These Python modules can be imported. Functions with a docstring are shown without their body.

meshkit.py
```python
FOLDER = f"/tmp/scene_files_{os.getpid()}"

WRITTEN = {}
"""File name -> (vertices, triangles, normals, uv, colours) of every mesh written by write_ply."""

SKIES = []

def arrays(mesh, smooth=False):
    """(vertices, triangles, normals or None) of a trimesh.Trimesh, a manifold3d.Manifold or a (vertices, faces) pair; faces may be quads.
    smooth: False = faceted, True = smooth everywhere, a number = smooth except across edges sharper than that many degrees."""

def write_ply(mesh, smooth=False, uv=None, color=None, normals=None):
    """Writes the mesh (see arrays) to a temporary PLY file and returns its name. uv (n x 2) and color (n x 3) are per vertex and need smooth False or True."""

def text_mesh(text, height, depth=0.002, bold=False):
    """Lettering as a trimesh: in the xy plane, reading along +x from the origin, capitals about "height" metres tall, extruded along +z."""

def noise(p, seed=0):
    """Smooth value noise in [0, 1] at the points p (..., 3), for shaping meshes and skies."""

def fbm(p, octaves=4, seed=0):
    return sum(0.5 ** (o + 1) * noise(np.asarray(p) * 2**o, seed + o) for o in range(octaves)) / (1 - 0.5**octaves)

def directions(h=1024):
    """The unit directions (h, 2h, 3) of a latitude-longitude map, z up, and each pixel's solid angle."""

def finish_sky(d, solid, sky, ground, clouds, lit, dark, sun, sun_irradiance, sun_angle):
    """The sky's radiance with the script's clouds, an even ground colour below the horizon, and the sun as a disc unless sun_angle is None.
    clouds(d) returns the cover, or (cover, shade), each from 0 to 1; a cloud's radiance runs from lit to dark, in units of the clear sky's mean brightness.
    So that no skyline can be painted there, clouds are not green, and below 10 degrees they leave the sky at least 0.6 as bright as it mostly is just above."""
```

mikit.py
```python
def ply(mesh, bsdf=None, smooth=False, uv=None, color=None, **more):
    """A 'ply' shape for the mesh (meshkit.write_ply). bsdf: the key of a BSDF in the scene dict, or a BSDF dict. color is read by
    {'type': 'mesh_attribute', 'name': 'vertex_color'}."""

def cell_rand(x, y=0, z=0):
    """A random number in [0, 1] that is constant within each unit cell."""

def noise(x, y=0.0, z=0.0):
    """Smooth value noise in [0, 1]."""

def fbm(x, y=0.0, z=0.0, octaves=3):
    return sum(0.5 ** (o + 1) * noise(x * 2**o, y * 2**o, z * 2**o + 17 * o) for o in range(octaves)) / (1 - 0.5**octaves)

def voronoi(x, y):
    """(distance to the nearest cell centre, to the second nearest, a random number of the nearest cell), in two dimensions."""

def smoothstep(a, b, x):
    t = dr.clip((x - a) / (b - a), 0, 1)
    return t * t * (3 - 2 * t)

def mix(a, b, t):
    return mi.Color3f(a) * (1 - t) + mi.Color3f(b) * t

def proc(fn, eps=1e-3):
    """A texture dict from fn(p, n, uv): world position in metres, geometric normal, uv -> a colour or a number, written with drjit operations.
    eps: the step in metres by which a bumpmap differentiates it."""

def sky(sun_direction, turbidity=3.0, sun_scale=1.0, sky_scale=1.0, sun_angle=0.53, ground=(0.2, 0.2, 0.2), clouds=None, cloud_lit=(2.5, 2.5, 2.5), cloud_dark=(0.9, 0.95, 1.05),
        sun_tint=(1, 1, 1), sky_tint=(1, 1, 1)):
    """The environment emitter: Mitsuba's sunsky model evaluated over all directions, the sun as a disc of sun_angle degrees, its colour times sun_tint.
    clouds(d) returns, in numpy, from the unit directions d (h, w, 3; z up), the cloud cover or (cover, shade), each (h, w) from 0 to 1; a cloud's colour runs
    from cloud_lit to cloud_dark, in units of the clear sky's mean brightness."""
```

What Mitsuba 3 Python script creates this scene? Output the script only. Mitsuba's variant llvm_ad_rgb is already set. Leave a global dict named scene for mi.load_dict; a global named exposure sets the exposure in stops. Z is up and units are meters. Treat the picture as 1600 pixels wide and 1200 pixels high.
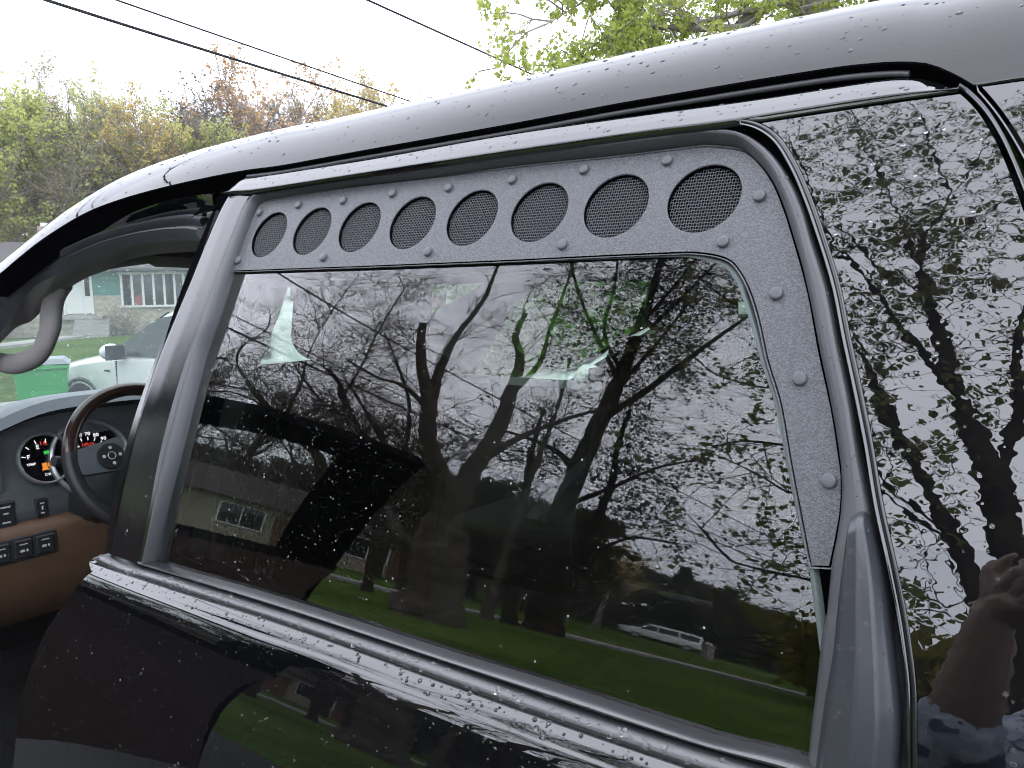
import math, random
import numpy as np, trimesh, mitsuba as mi, drjit as dr
import mikit, meshkit
from scipy.interpolate import PchipInterpolator, splprep, splev
from scipy.spatial.transform import Rotation as Rot
from shapely.geometry import Polygon, box as sbox, Point, LineString
from shapely.ops import unary_union
T = mi.ScalarTransform4f
V = lambda *a: np.array(a, float)

# ------------------------------------------------------------------ camera, sky, exposure
CAM = V(.88, -.518, 1.55)
RIGHT, DOWN, FWD = V(.7994, .6007, -.0147), V(.0600, -.1042, -.9927), V(-.5978, .7927, -.1194)
scene = {}
labels = {}
scene['camera'] = {'type': 'perspective', 'fov': math.degrees(2 * math.atan(800 / 1250.)), 'fov_axis': 'x', 'near_clip': .02, 'far_clip': 2000.,
                   'to_world': T().look_at(origin=CAM.tolist(), target=(CAM + FWD).tolist(), up=(-DOWN).tolist())}
def cloud_cover(d):
    # an even rain overcast, a little thicker in soft patches
    n = meshkit.fbm(d * np.array([2.2, 2.2, 4.5]) + 7.3, 4, seed=5)
    return np.ones(d.shape[:2]), np.clip((n - .38) * 1.6, 0, 1)
scene['sky'] = mikit.sky((-.2, -.3, .93), turbidity=4, sun_scale=.1, sun_angle=110, sun_tint=(.88, .97, 1.20), clouds=cloud_cover, cloud_lit=(2.30, 2.42, 2.78), cloud_dark=(1.72, 1.82, 2.14))
exposure = 3.25

TR = {
    'panel_outer': [(-0.051, 0.046), (-0.047, 0.028), (-0.047, -0.013), (-0.048, -0.037), (-0.046, -0.048), (-0.040, -0.054), (-0.028, -0.056), (-0.006, -0.057), (0.131, -0.062), (0.286, -0.060), (0.374, -0.060), (0.522, -0.057), (0.581, -0.057), (0.603, -0.053), (0.622, -0.047), (0.639, -0.032), (0.655, -0.010), (0.666, 0.011), (0.678, 0.038), (0.697, 0.086), (0.711, 0.131), (0.726, 0.176), (0.733, 0.202), (0.737, 0.219), (0.739, 0.243), (0.738, 0.260), (0.736, 0.281)],
    'panel_inner': [(-0.050, 0.048), (0.197, 0.049), (0.387, 0.049), (0.542, 0.048), (0.590, 0.048), (0.609, 0.050), (0.629, 0.056), (0.642, 0.069), (0.653, 0.087), (0.664, 0.112), (0.673, 0.137), (0.688, 0.171), (0.701, 0.213), (0.713, 0.251), (0.723, 0.283)],
    'glass_edge': [(0.430, 0.049), (0.540, 0.049), (0.589, 0.050), (0.606, 0.053), (0.623, 0.059), (0.636, 0.072), (0.646, 0.090), (0.657, 0.114), (0.667, 0.138), (0.683, 0.172), (0.697, 0.214), (0.710, 0.253), (0.721, 0.285), (0.730, 0.322), (0.737, 0.355), (0.741, 0.392), (0.742, 0.409)],
    'rivets': [(-0.037, -0.038), (0.041, -0.043), (0.126, -0.042), (0.209, -0.044), (0.295, -0.043), (0.381, -0.044), (0.466, -0.046), (0.553, -0.045), (0.645, -0.000), (0.622, 0.040), (0.465, 0.035), (0.673, 0.086), (-0.043, 0.033), (0.127, 0.035), (0.295, 0.035), (0.700, 0.152), (0.729, 0.223)],
    'seal_out': [(-0.090, 0.438), (-0.080, 0.370), (-0.077, 0.299), (-0.072, 0.240), (-0.065, 0.173), (-0.057, 0.117), (-0.056, 0.055), (-0.056, -0.002), (-0.057, -0.036), (-0.054, -0.053), (-0.046, -0.062), (-0.025, -0.066), (0.004, -0.067), (0.144, -0.064), (0.381, -0.066), (0.527, -0.065), (0.584, -0.065), (0.604, -0.063), (0.622, -0.057), (0.641, -0.044), (0.655, -0.030), (0.670, -0.010), (0.686, 0.018), (0.697, 0.045), (0.715, 0.087), (0.727, 0.126), (0.740, 0.166), (0.749, 0.200), (0.760, 0.235), (0.771, 0.275), (0.783, 0.316), (0.790, 0.348), (0.793, 0.371), (0.793, 0.396)],
    'seal_in': [(-0.089, 0.438), (-0.082, 0.412), (-0.069, 0.352), (-0.058, 0.285), (-0.054, 0.224), (-0.053, 0.164), (-0.048, 0.112), (-0.047, 0.050), (-0.047, 0.027), (-0.048, -0.014), (-0.049, -0.038), (-0.047, -0.049), (-0.040, -0.054), (-0.031, -0.057), (-0.009, -0.058), (0.128, -0.062), (0.285, -0.060), (0.372, -0.061), (0.521, -0.058), (0.580, -0.058), (0.602, -0.054), (0.620, -0.048), (0.637, -0.033), (0.654, -0.011), (0.665, 0.010), (0.677, 0.036), (0.696, 0.086), (0.710, 0.130), (0.725, 0.176), (0.732, 0.201), (0.736, 0.219), (0.738, 0.243), (0.737, 0.260), (0.735, 0.281), (0.735, 0.308), (0.733, 0.330), (0.732, 0.369), (0.731, 0.395), (0.731, 0.423)],
    'gap_out': [(0.600, -0.066), (0.617, -0.064), (0.632, -0.059), (0.653, -0.044), (0.673, -0.016), (0.689, 0.014), (0.705, 0.049), (0.721, 0.088), (0.733, 0.126), (0.746, 0.166), (0.756, 0.199), (0.766, 0.236), (0.778, 0.274), (0.789, 0.314), (0.795, 0.346), (0.797, 0.369), (0.799, 0.393)],
    'crease': [(-0.036, -0.058), (0.152, -0.060), (0.386, -0.062), (0.530, -0.062), (0.606, -0.061), (0.659, -0.062), (0.714, -0.063), (0.781, -0.063)],
    'band_top': [(-0.114, -0.066), (-0.111, -0.078), (-0.105, -0.091), (-0.090, -0.095), (0.125, -0.095), (0.367, -0.100), (0.517, -0.097), (0.650, -0.094), (0.706, -0.094), (0.733, -0.093), (0.750, -0.090), (0.763, -0.083), (0.781, -0.069)],
    'cpanel_right': [(0.781, -0.066), (0.797, -0.045), (0.811, -0.018), (0.824, 0.015), (0.834, 0.044), (0.855, 0.111), (0.871, 0.179), (0.885, 0.256), (0.894, 0.361)],
    'roof_low': [(-0.984, 0.109), (-0.821, 0.039), (-0.657, -0.032), (-0.501, -0.075), (-0.352, -0.091), (-0.219, -0.098), (-0.093, -0.101), (-0.012, -0.099), (0.126, -0.101), (0.368, -0.104), (0.516, -0.107), (0.608, -0.107), (0.687, -0.106), (0.723, -0.103), (0.744, -0.099), (0.758, -0.094), (0.771, -0.085), (0.790, -0.068)],
    'quarter_left': [(0.790, -0.068), (0.792, -0.066), (0.808, -0.041), (0.825, -0.008), (0.842, 0.033), (0.863, 0.102)],
    'bp_left': [(-0.181, 0.440), (-0.171, 0.384), (-0.160, 0.308), (-0.154, 0.246), (-0.144, 0.176), (-0.132, 0.119), (-0.122, 0.053), (-0.120, 0.007), (-0.118, -0.039), (-0.114, -0.066)],
    'bpf_left': [(-0.269, 0.477), (-0.264, 0.400), (-0.248, 0.303), (-0.236, 0.234), (-0.223, 0.170), (-0.205, 0.061), (-0.209, -0.007), (-0.222, -0.058), (-0.236, -0.091)],
    'm1_top': [(-0.104, 0.433), (-0.090, 0.434), (0.132, 0.426), (0.240, 0.423), (0.416, 0.420), (0.552, 0.416), (0.661, 0.415), (0.729, 0.409), (0.749, 0.409)],
    'm1_low': [(-0.095, 0.441), (-0.078, 0.440), (0.145, 0.432), (0.252, 0.429), (0.425, 0.426), (0.559, 0.424), (0.665, 0.421), (0.717, 0.418), (0.752, 0.416)],
    'm2_top': [(-0.194, 0.446), (-0.185, 0.441), (-0.137, 0.443), (-0.095, 0.442), (-0.078, 0.440), (0.145, 0.432), (0.252, 0.429), (0.425, 0.426), (0.559, 0.424), (0.665, 0.421), (0.717, 0.418), (0.752, 0.416)],
    'm2_low': [(-0.186, 0.452), (-0.182, 0.454), (-0.092, 0.458), (-0.008, 0.455), (0.157, 0.447), (0.262, 0.444), (0.433, 0.443), (0.565, 0.441), (0.646, 0.439), (0.693, 0.437)],
    'm3_top': [(-0.211, 0.465), (-0.190, 0.454), (-0.096, 0.458), (-0.011, 0.454), (0.154, 0.447), (0.260, 0.444), (0.431, 0.443), (0.564, 0.441), (0.645, 0.439), (0.692, 0.437)],
    'm3_low': [(-0.170, 0.459), (-0.062, 0.458), (0.044, 0.456), (0.180, 0.453), (0.282, 0.446), (0.447, 0.446), (0.575, 0.446), (0.608, 0.446), (0.677, 0.445)],
    'door_left': [(-0.170, 0.459), (-0.226, 0.540), (-0.288, 0.623), (-0.331, 0.712), (-0.383, 0.803)],
    'ct_left': [(0.747, 0.247), (0.746, 0.269), (0.745, 0.305), (0.745, 0.326), (0.742, 0.369), (0.740, 0.414)],
    'ct_right': [(0.760, 0.241), (0.766, 0.256), (0.775, 0.285), (0.782, 0.316), (0.789, 0.349), (0.791, 0.361), (0.792, 0.377), (0.792, 0.396)],
    'ct_top': [(0.747, 0.247), (0.747, 0.243), (0.749, 0.241), (0.752, 0.240), (0.756, 0.239), (0.760, 0.241)],
    'L0': [(-1.002, 0.107), (-0.837, 0.037), (-0.670, -0.036), (-0.513, -0.078), (-0.362, -0.095), (-0.228, -0.102), (-0.132, -0.104), (-0.101, -0.105)],
    'L1': [(-1.075, 0.128), (-0.900, 0.049), (-0.760, -0.023), (-0.621, -0.070), (-0.510, -0.088), (-0.401, -0.091), (-0.249, -0.095), (-0.198, -0.094)],
    'L2': [(-1.059, 0.207), (-0.915, 0.087), (-0.865, 0.044), (-0.752, -0.012), (-0.629, -0.038), (-0.518, -0.058), (-0.411, -0.066), (-0.314, -0.071), (-0.256, -0.071), (-0.208, -0.061)],
    'L4': [(-1.106, 0.249), (-0.939, 0.128), (-0.856, 0.039), (-0.712, -0.001), (-0.595, -0.028), (-0.484, -0.043), (-0.399, -0.047), (-0.258, -0.040)],
    'L5': [(-1.318, 0.271), (-1.105, 0.138), (-1.044, 0.106), (-0.972, 0.092), (-0.922, 0.062), (-0.879, 0.029), (-0.833, 0.011), (-0.741, -0.019), (-0.682, -0.030), (-0.589, -0.054), (-0.485, -0.061), (-0.347, -0.059)],
    'handle': [(-0.852, -0.002), (-0.868, 0.032), (-0.850, 0.075), (-0.825, 0.111), (-0.831, 0.152), (-0.893, 0.182), (-0.996, 0.197), (-1.151, 0.195), (-1.362, 0.167), (-1.569, 0.133)],
}
LIMBS = {
  'gnarled': [[(-6.67, -8.44, -0.06, 0.457), (-6.63, -8.46, 0.58, 0.407), (-6.63, -8.45, 1.23, 0.399), (-6.67, -8.41, 1.88, 0.407), (-6.71, -8.37, 2.45, 0.349)], [(-6.68, -8.41, 2.04, 0.249), (-6.69, -8.12, 3.14, 0.188), (-6.96, -7.62, 4.09, 0.144), (-7.18, -7.13, 5.31, 0.11), (-7.38, -6.62, 6.17, 0.085), (-7.51, -6.14, 7.03, 0.057)], [(-7.16, -7.43, 4.9, 0.104), (-7.27, -6.98, 6.25, 0.079), (-7.21, -6.71, 6.96, 0.058), (-7.11, -6.47, 7.73, 0.045), (-7.03, -6.23, 8.28, 0.037), (-7.07, -5.82, 9.11, 0.029), (-7.28, -5.15, 10.44, 0.021), (-7.62, -4.17, 11.89, 0.014)], [(-6.67, -8.41, 2.39, 0.216), (-6.77, -8.51, 3.85, 0.168), (-6.84, -8.64, 5.1, 0.145), (-7.08, -8.63, 6.6, 0.117), (-7.39, -8.57, 7.76, 0.083), (-7.82, -8.4, 8.68, 0.062), (-8.04, -8.4, 9.58, 0.041)], [(-7.4, -9.02, 6.78, 0.072), (-7.32, -9.06, 7.77, 0.054), (-7.53, -8.86, 9.11, 0.041), (-7.82, -8.57, 10.74, 0.032), (-8.38, -7.97, 13.17, 0.023)], [(-6.8, -8.32, 1.8, 0.166), (-7.19, -8.27, 1.74, 0.144), (-7.52, -8.25, 2.06, 0.112), (-7.81, -8.26, 2.53, 0.07)], [(-6.84, -8.62, 4.18, 0.094), (-6.81, -9.1, 5.16, 0.07), (-6.62, -9.67, 6.21, 0.054), (-6.34, -10.29, 7.14, 0.037), (-5.95, -10.95, 7.89, 0.024)], [(-7.09, -7.22, 4.98, 0.063), (-7.28, -6.57, 5.3, 0.042), (-7.26, -6.11, 5.16, 0.03), (-7.38, -5.47, 5.25, 0.018)]],
  'tall': [[(-8.43, -14.45, -0.18, 0.362), (-8.43, -14.44, 1.34, 0.315), (-8.5, -14.39, 2.82, 0.292), (-8.64, -14.29, 4.59, 0.269), (-8.72, -14.22, 6.66, 0.245), (-8.75, -14.18, 8.64, 0.222), (-8.87, -14.08, 10.6, 0.199), (-9.11, -13.9, 12.72, 0.169), (-9.46, -13.64, 15.09, 0.14), (-9.85, -13.33, 17.28, 0.105), (-10.5, -12.78, 20.24, 0.07)], [(-8.74, -14.19, 8.98, 0.128), (-8.14, -14.3, 10.51, 0.104), (-7.71, -14.3, 11.93, 0.086), (-7.28, -14.29, 13.39, 0.068), (-6.84, -14.28, 14.85, 0.05), (-6.26, -14.32, 17.17, 0.033)], [(-8.37, -15.04, 3.35, 0.132), (-8.24, -15.1, 4.77, 0.12), (-8.23, -15.09, 6.2, 0.096), (-8.44, -14.96, 7.89, 0.072), (-8.59, -14.86, 9.78, 0.054)], [(-8.71, -14.23, 6.23, 0.128), (-9.39, -13.78, 7.02, 0.088), (-10.07, -13.3, 7.21, 0.058), (-10.71, -12.8, 7.25, 0.041)], [(-9.13, -13.89, 12.91, 0.082), (-8.93, -13.99, 15.44, 0.058), (-8.83, -14.03, 18.0, 0.047), (-8.79, -14.04, 20.33, 0.029)], [(-8.87, -14.08, 10.78, 0.082), (-10.02, -13.25, 12.92, 0.058), (-10.99, -12.44, 14.83, 0.047), (-11.95, -11.49, 16.98, 0.035)], [(-8.63, -14.29, 4.87, 0.093), (-7.57, -14.12, 5.91, 0.056), (-6.61, -13.86, 6.85, 0.038), (-5.71, -13.55, 7.17, 0.026)], [(-8.5, -14.39, 2.82, 0.093), (-7.5, -14.19, 3.36, 0.056), (-6.48, -13.95, 4.11, 0.038), (-5.52, -13.65, 4.09, 0.026)], [(-8.97, -13.38, 13.52, 0.068), (-8.98, -13.34, 16.72, 0.051), (-9.09, -13.25, 18.79, 0.04), (-9.54, -12.88, 21.54, 0.028)], [(-9.19, -14.46, 11.59, 0.072), (-10.15, -13.78, 13.39, 0.054), (-10.77, -13.26, 16.19, 0.042), (-11.4, -12.7, 18.38, 0.03)], [(-8.41, -13.43, 9.85, 0.067), (-8.21, -13.52, 13.26, 0.05), (-8.2, -13.5, 15.42, 0.039), (-8.12, -13.54, 17.41, 0.028)]],
  'slim': [[(-8.58, -12.59, -0.12, 0.104), (-8.56, -12.6, 1.07, 0.091), (-8.53, -12.6, 2.24, 0.085), (-8.53, -12.58, 3.91, 0.072), (-8.62, -12.5, 5.92, 0.059), (-8.78, -12.36, 8.09, 0.046), (-9.17, -12.04, 10.41, 0.033)]],
  'slim2': [[(-8.75, -13.67, -0.13, 0.138), (-8.84, -13.61, 1.22, 0.125), (-8.95, -13.52, 2.64, 0.111), (-9.08, -13.42, 4.1, 0.09), (-9.33, -13.22, 6.13, 0.069), (-9.6, -13.0, 8.38, 0.048)]],
  'maple': [[(0.36, -8.48, 3.02, 0.221), (0.26, -8.47, 3.57, 0.196), (0.13, -8.45, 4.38, 0.177), (-0.02, -8.43, 5.34, 0.158), (-0.16, -8.41, 5.76, 0.139), (-0.42, -8.37, 6.67, 0.12), (-0.62, -8.33, 7.37, 0.108), (-0.88, -8.27, 8.58, 0.089), (-1.14, -8.21, 9.64, 0.076), (-1.29, -8.17, 10.28, 0.066), (-1.47, -8.12, 11.2, 0.054), (-1.57, -8.08, 12.5, 0.044), (-1.51, -8.09, 13.15, 0.035), (-1.48, -8.09, 14.34, 0.028), (-1.42, -8.1, 15.49, 0.022), (-1.36, -8.11, 16.79, 0.013)], [(0.09, -8.46, 2.75, 0.114), (-0.09, -8.44, 3.39, 0.108), (-0.31, -8.41, 4.09, 0.101), (-0.61, -8.36, 4.92, 0.092), (-0.87, -8.3, 5.65, 0.082), (-1.16, -8.24, 6.27, 0.073), (-1.43, -8.17, 7.04, 0.057), (-1.64, -8.1, 7.79, 0.038), (-1.92, -8.01, 8.48, 0.025)], [(-0.66, -8.02, 7.14, 0.061), (-1.03, -7.84, 7.96, 0.054), (-1.29, -7.67, 8.44, 0.051), (-1.6, -7.47, 9.2, 0.047), (-1.97, -7.24, 9.91, 0.041), (-2.37, -6.97, 10.5, 0.032), (-2.73, -6.69, 10.96, 0.023)], [(-1.18, -7.89, 9.7, 0.037), (-1.47, -7.68, 9.91, 0.036), (-1.69, -7.49, 10.07, 0.036), (-2.2, -7.17, 10.94, 0.026), (-2.57, -6.87, 11.46, 0.02)], [(-0.03, -8.42, 5.52, 0.089), (0.06, -8.43, 6.16, 0.076), (0.09, -8.42, 6.57, 0.07), (0.02, -8.41, 7.51, 0.063), (-0.05, -8.4, 8.18, 0.057), (-0.08, -8.38, 9.71, 0.038)], [(-1.37, -7.83, 10.76, 0.028), (-1.44, -7.81, 11.89, 0.024), (-1.25, -7.86, 11.64, 0.024), (-1.08, -7.89, 12.24, 0.018), (-0.71, -7.96, 13.52, 0.012)], [(-0.27, -8.11, 3.99, 0.043), (-0.55, -7.83, 4.29, 0.033), (-0.76, -7.55, 4.47, 0.026), (-0.92, -7.28, 4.73, 0.017)], [(-0.15, -8.13, 3.61, 0.037), (-0.42, -7.92, 4.02, 0.027), (-0.76, -7.69, 4.29, 0.021), (-0.98, -7.47, 4.5, 0.014)], [(-0.05, -8.14, 3.26, 0.034), (-0.18, -7.93, 2.84, 0.027), (-0.44, -7.69, 2.84, 0.02), (-0.63, -7.46, 2.91, 0.014), (-0.81, -7.22, 2.99, 0.008)], [(-0.75, -8.02, 5.41, 0.037), (-1.12, -7.94, 6.38, 0.028), (-1.3, -7.89, 6.96, 0.021), (-1.21, -7.9, 7.5, 0.015)], [(-1.26, -8.07, 10.17, 0.038), (-2.04, -7.82, 12.96, 0.028), (-2.84, -7.49, 15.63, 0.022), (-3.7, -7.01, 18.37, 0.016), (-4.44, -6.49, 20.92, 0.009)], [(-1.51, -8.19, 14.49, 0.029), (-2.14, -7.98, 17.14, 0.022), (-2.82, -7.69, 19.84, 0.016), (-3.6, -7.27, 22.89, 0.01)], [(-1.45, -8.19, 15.66, 0.026), (-1.42, -8.18, 18.78, 0.016), (-1.56, -8.13, 21.67, 0.01)], [(-2.45, -7.15, 10.73, 0.027), (-3.29, -6.71, 13.1, 0.021), (-4.02, -6.23, 15.14, 0.015), (-4.58, -5.78, 16.44, 0.009)], [(-1.06, -7.74, 4.63, 0.042), (-1.5, -7.63, 4.73, 0.036), (-1.77, -7.56, 4.22, 0.027), (-2.09, -7.46, 4.43, 0.021), (-2.45, -7.32, 4.62, 0.015), (-2.8, -7.18, 4.75, 0.009)], [(-1.18, -7.74, 2.54, 0.027), (-1.39, -7.6, 2.7, 0.024), (-1.73, -7.42, 2.67, 0.021), (-2.0, -7.25, 2.67, 0.017), (-2.1, -7.12, 2.77, 0.014), (-2.3, -6.96, 3.06, 0.011), (-2.56, -6.76, 3.39, 0.008)], [(-1.71, -7.56, 6.11, 0.03), (-2.14, -7.41, 6.6, 0.027), (-2.45, -7.3, 6.39, 0.024), (-2.89, -7.11, 6.46, 0.015), (-3.26, -6.92, 6.81, 0.009)], [(-1.46, -7.64, 4.89, 0.03), (-1.82, -7.53, 5.17, 0.024), (-2.28, -7.38, 5.13, 0.018), (-2.68, -7.23, 4.8, 0.012)], [(-2.2, -7.37, 8.06, 0.03), (-2.77, -7.13, 8.24, 0.024), (-3.33, -6.85, 8.62, 0.018), (-3.9, -6.5, 9.25, 0.012)]],
  'bareA': [[(-9.64, -9.82, 3.33, 0.098), (-10.04, -9.42, 4.43, 0.078), (-10.47, -8.97, 5.18, 0.065), (-10.77, -8.62, 5.79, 0.052), (-10.96, -8.38, 6.27, 0.039), (-11.3, -7.96, 6.6, 0.023)], [(-10.47, -8.97, 5.18, 0.039), (-10.77, -8.64, 5.29, 0.033), (-11.26, -8.05, 5.86, 0.023), (-11.64, -7.53, 6.51, 0.013)], [(-10.77, -8.62, 5.79, 0.033), (-10.83, -8.51, 6.8, 0.026), (-11.04, -8.21, 8.33, 0.02), (-11.35, -7.69, 10.65, 0.013)]],
  'bareB': [[(-9.79, -8.29, 3.42, 0.103), (-10.2, -7.82, 3.94, 0.079), (-10.61, -7.32, 4.45, 0.067), (-10.93, -6.89, 4.93, 0.055), (-11.19, -6.53, 5.36, 0.036), (-11.38, -6.25, 5.5, 0.024), (-11.52, -6.06, 5.29, 0.015)], [(-10.89, -6.95, 4.86, 0.03), (-11.24, -6.5, 4.73, 0.024), (-11.49, -6.15, 4.68, 0.015)], [(-10.64, -7.28, 4.43, 0.03), (-11.01, -6.81, 4.63, 0.024), (-11.34, -6.4, 4.3, 0.018)], [(-11.19, -6.53, 5.36, 0.024), (-11.32, -6.28, 6.05, 0.018), (-11.28, -6.3, 6.61, 0.015), (-11.47, -5.94, 7.43, 0.009)], [(-10.41, -7.57, 4.2, 0.043), (-10.5, -7.4, 5.48, 0.027), (-10.66, -7.16, 6.3, 0.018), (-10.85, -6.82, 7.69, 0.012), (-11.08, -6.37, 9.54, 0.009)]],
  'bareC': [[(-12.77, -13.73, 4.33, 0.119), (-13.59, -12.93, 5.94, 0.079), (-14.22, -12.25, 7.09, 0.055), (-14.76, -11.62, 8.0, 0.04)], [(-13.06, -13.45, 4.9, 0.071), (-13.53, -12.96, 7.68, 0.055), (-14.17, -12.25, 9.3, 0.036), (-14.97, -11.28, 10.88, 0.02)]],
  'leafy': [[(-2.12, 10.06, 4.16, 0.271), (-2.21, 10.04, 4.55, 0.246), (-2.28, 10.02, 4.86, 0.23), (-2.35, 10.0, 5.31, 0.205), (-2.41, 9.98, 5.92, 0.17), (-2.48, 9.96, 6.66, 0.116)], [(-2.29, 10.02, 4.93, 0.083), (-2.6, 9.74, 4.97, 0.064), (-2.88, 9.46, 4.84, 0.049), (-3.04, 9.22, 4.61, 0.048), (-3.33, 8.92, 4.37, 0.043), (-3.62, 8.6, 4.31, 0.038), (-3.76, 8.34, 4.24, 0.033), (-3.89, 8.08, 4.29, 0.024), (-3.94, 7.86, 4.34, 0.02), (-3.97, 7.65, 4.32, 0.016)], [(-3.0, 9.24, 4.66, 0.039), (-3.22, 8.99, 4.28, 0.043), (-3.46, 8.73, 4.23, 0.042), (-3.66, 8.47, 4.24, 0.038), (-3.9, 8.18, 4.12, 0.033), (-4.12, 7.89, 4.07, 0.028), (-4.27, 7.63, 4.0, 0.024), (-4.26, 7.47, 3.84, 0.02)], [(-2.66, 9.37, 4.84, 0.04), (-2.92, 9.12, 4.6, 0.035), (-3.42, 8.75, 4.59, 0.034), (-3.64, 8.48, 4.59, 0.029), (-3.82, 8.23, 4.65, 0.025), (-3.77, 8.09, 4.68, 0.021), (-3.8, 7.91, 4.78, 0.02), (-3.83, 7.73, 5.01, 0.012)], [(-2.34, 10.0, 5.24, 0.074), (-2.75, 9.51, 4.93, 0.04), (-3.0, 9.06, 4.74, 0.03), (-3.27, 8.58, 4.58, 0.021)], [(-2.38, 9.99, 5.47, 0.093), (-1.87, 9.96, 5.05, 0.064), (-1.36, 9.91, 4.78, 0.045), (-0.7, 9.86, 4.69, 0.026)], [(-2.39, 9.98, 5.69, 0.103), (-2.92, 9.38, 5.56, 0.063), (-3.51, 8.69, 5.35, 0.039), (-3.97, 8.0, 5.05, 0.025), (-4.14, 7.43, 4.66, 0.016), (-4.21, 6.9, 4.34, 0.011)], [(-2.21, 10.04, 4.55, 0.055), (-1.84, 10.14, 4.79, 0.046), (-1.3, 10.26, 4.93, 0.032)], [(-4.16, 7.18, 3.75, 0.015), (-4.27, 7.1, 3.81, 0.013), (-4.35, 7.05, 3.86, 0.011)]],
}
# ------------------------------------------------------------------ helpers
def key_for(name):
    if name not in scene and name not in labels: return name
    k = 1
    while f'{name}_{k:03d}' in scene or f'{name}_{k:03d}' in labels: k += 1
    return f'{name}_{k:03d}'
def obj(name, shape, label=None, cat=None, group=None, kind=None):
    """one entry of the scene; shape is a ply dict"""
    k = key_for(name); scene[k] = shape
    note(k, label, cat, group, kind); return k
def note(k, label=None, cat=None, group=None, kind=None):
    e = {a: b for a, b in (('label', label), ('category', cat), ('group', group), ('kind', kind)) if b}
    if e: labels[k] = {**labels.get(k, {}), **e}
def thing(name, label, cat, group=None):
    k = key_for(name); note(k, label, cat, group); return k
def ref(m): return {'type': 'ref', 'id': m}
def raw(v, f, n, m):
    path = meshkit.write_ply((np.asarray(v, float), np.asarray(f, int)), False, None, None, None if n is None else np.asarray(n, float))
    return {'type': 'ply', 'filename': path, 'face_normals': n is None, 'bsdf': ref(m)}
def ply(mesh, m, smooth=False, **k): return mikit.ply(mesh, m, smooth, **k)
def cat_mesh(ms): return trimesh.util.concatenate(ms)
def tm(v, f): return trimesh.Trimesh(np.asarray(v, float), np.asarray(f, int), process=False)
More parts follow.
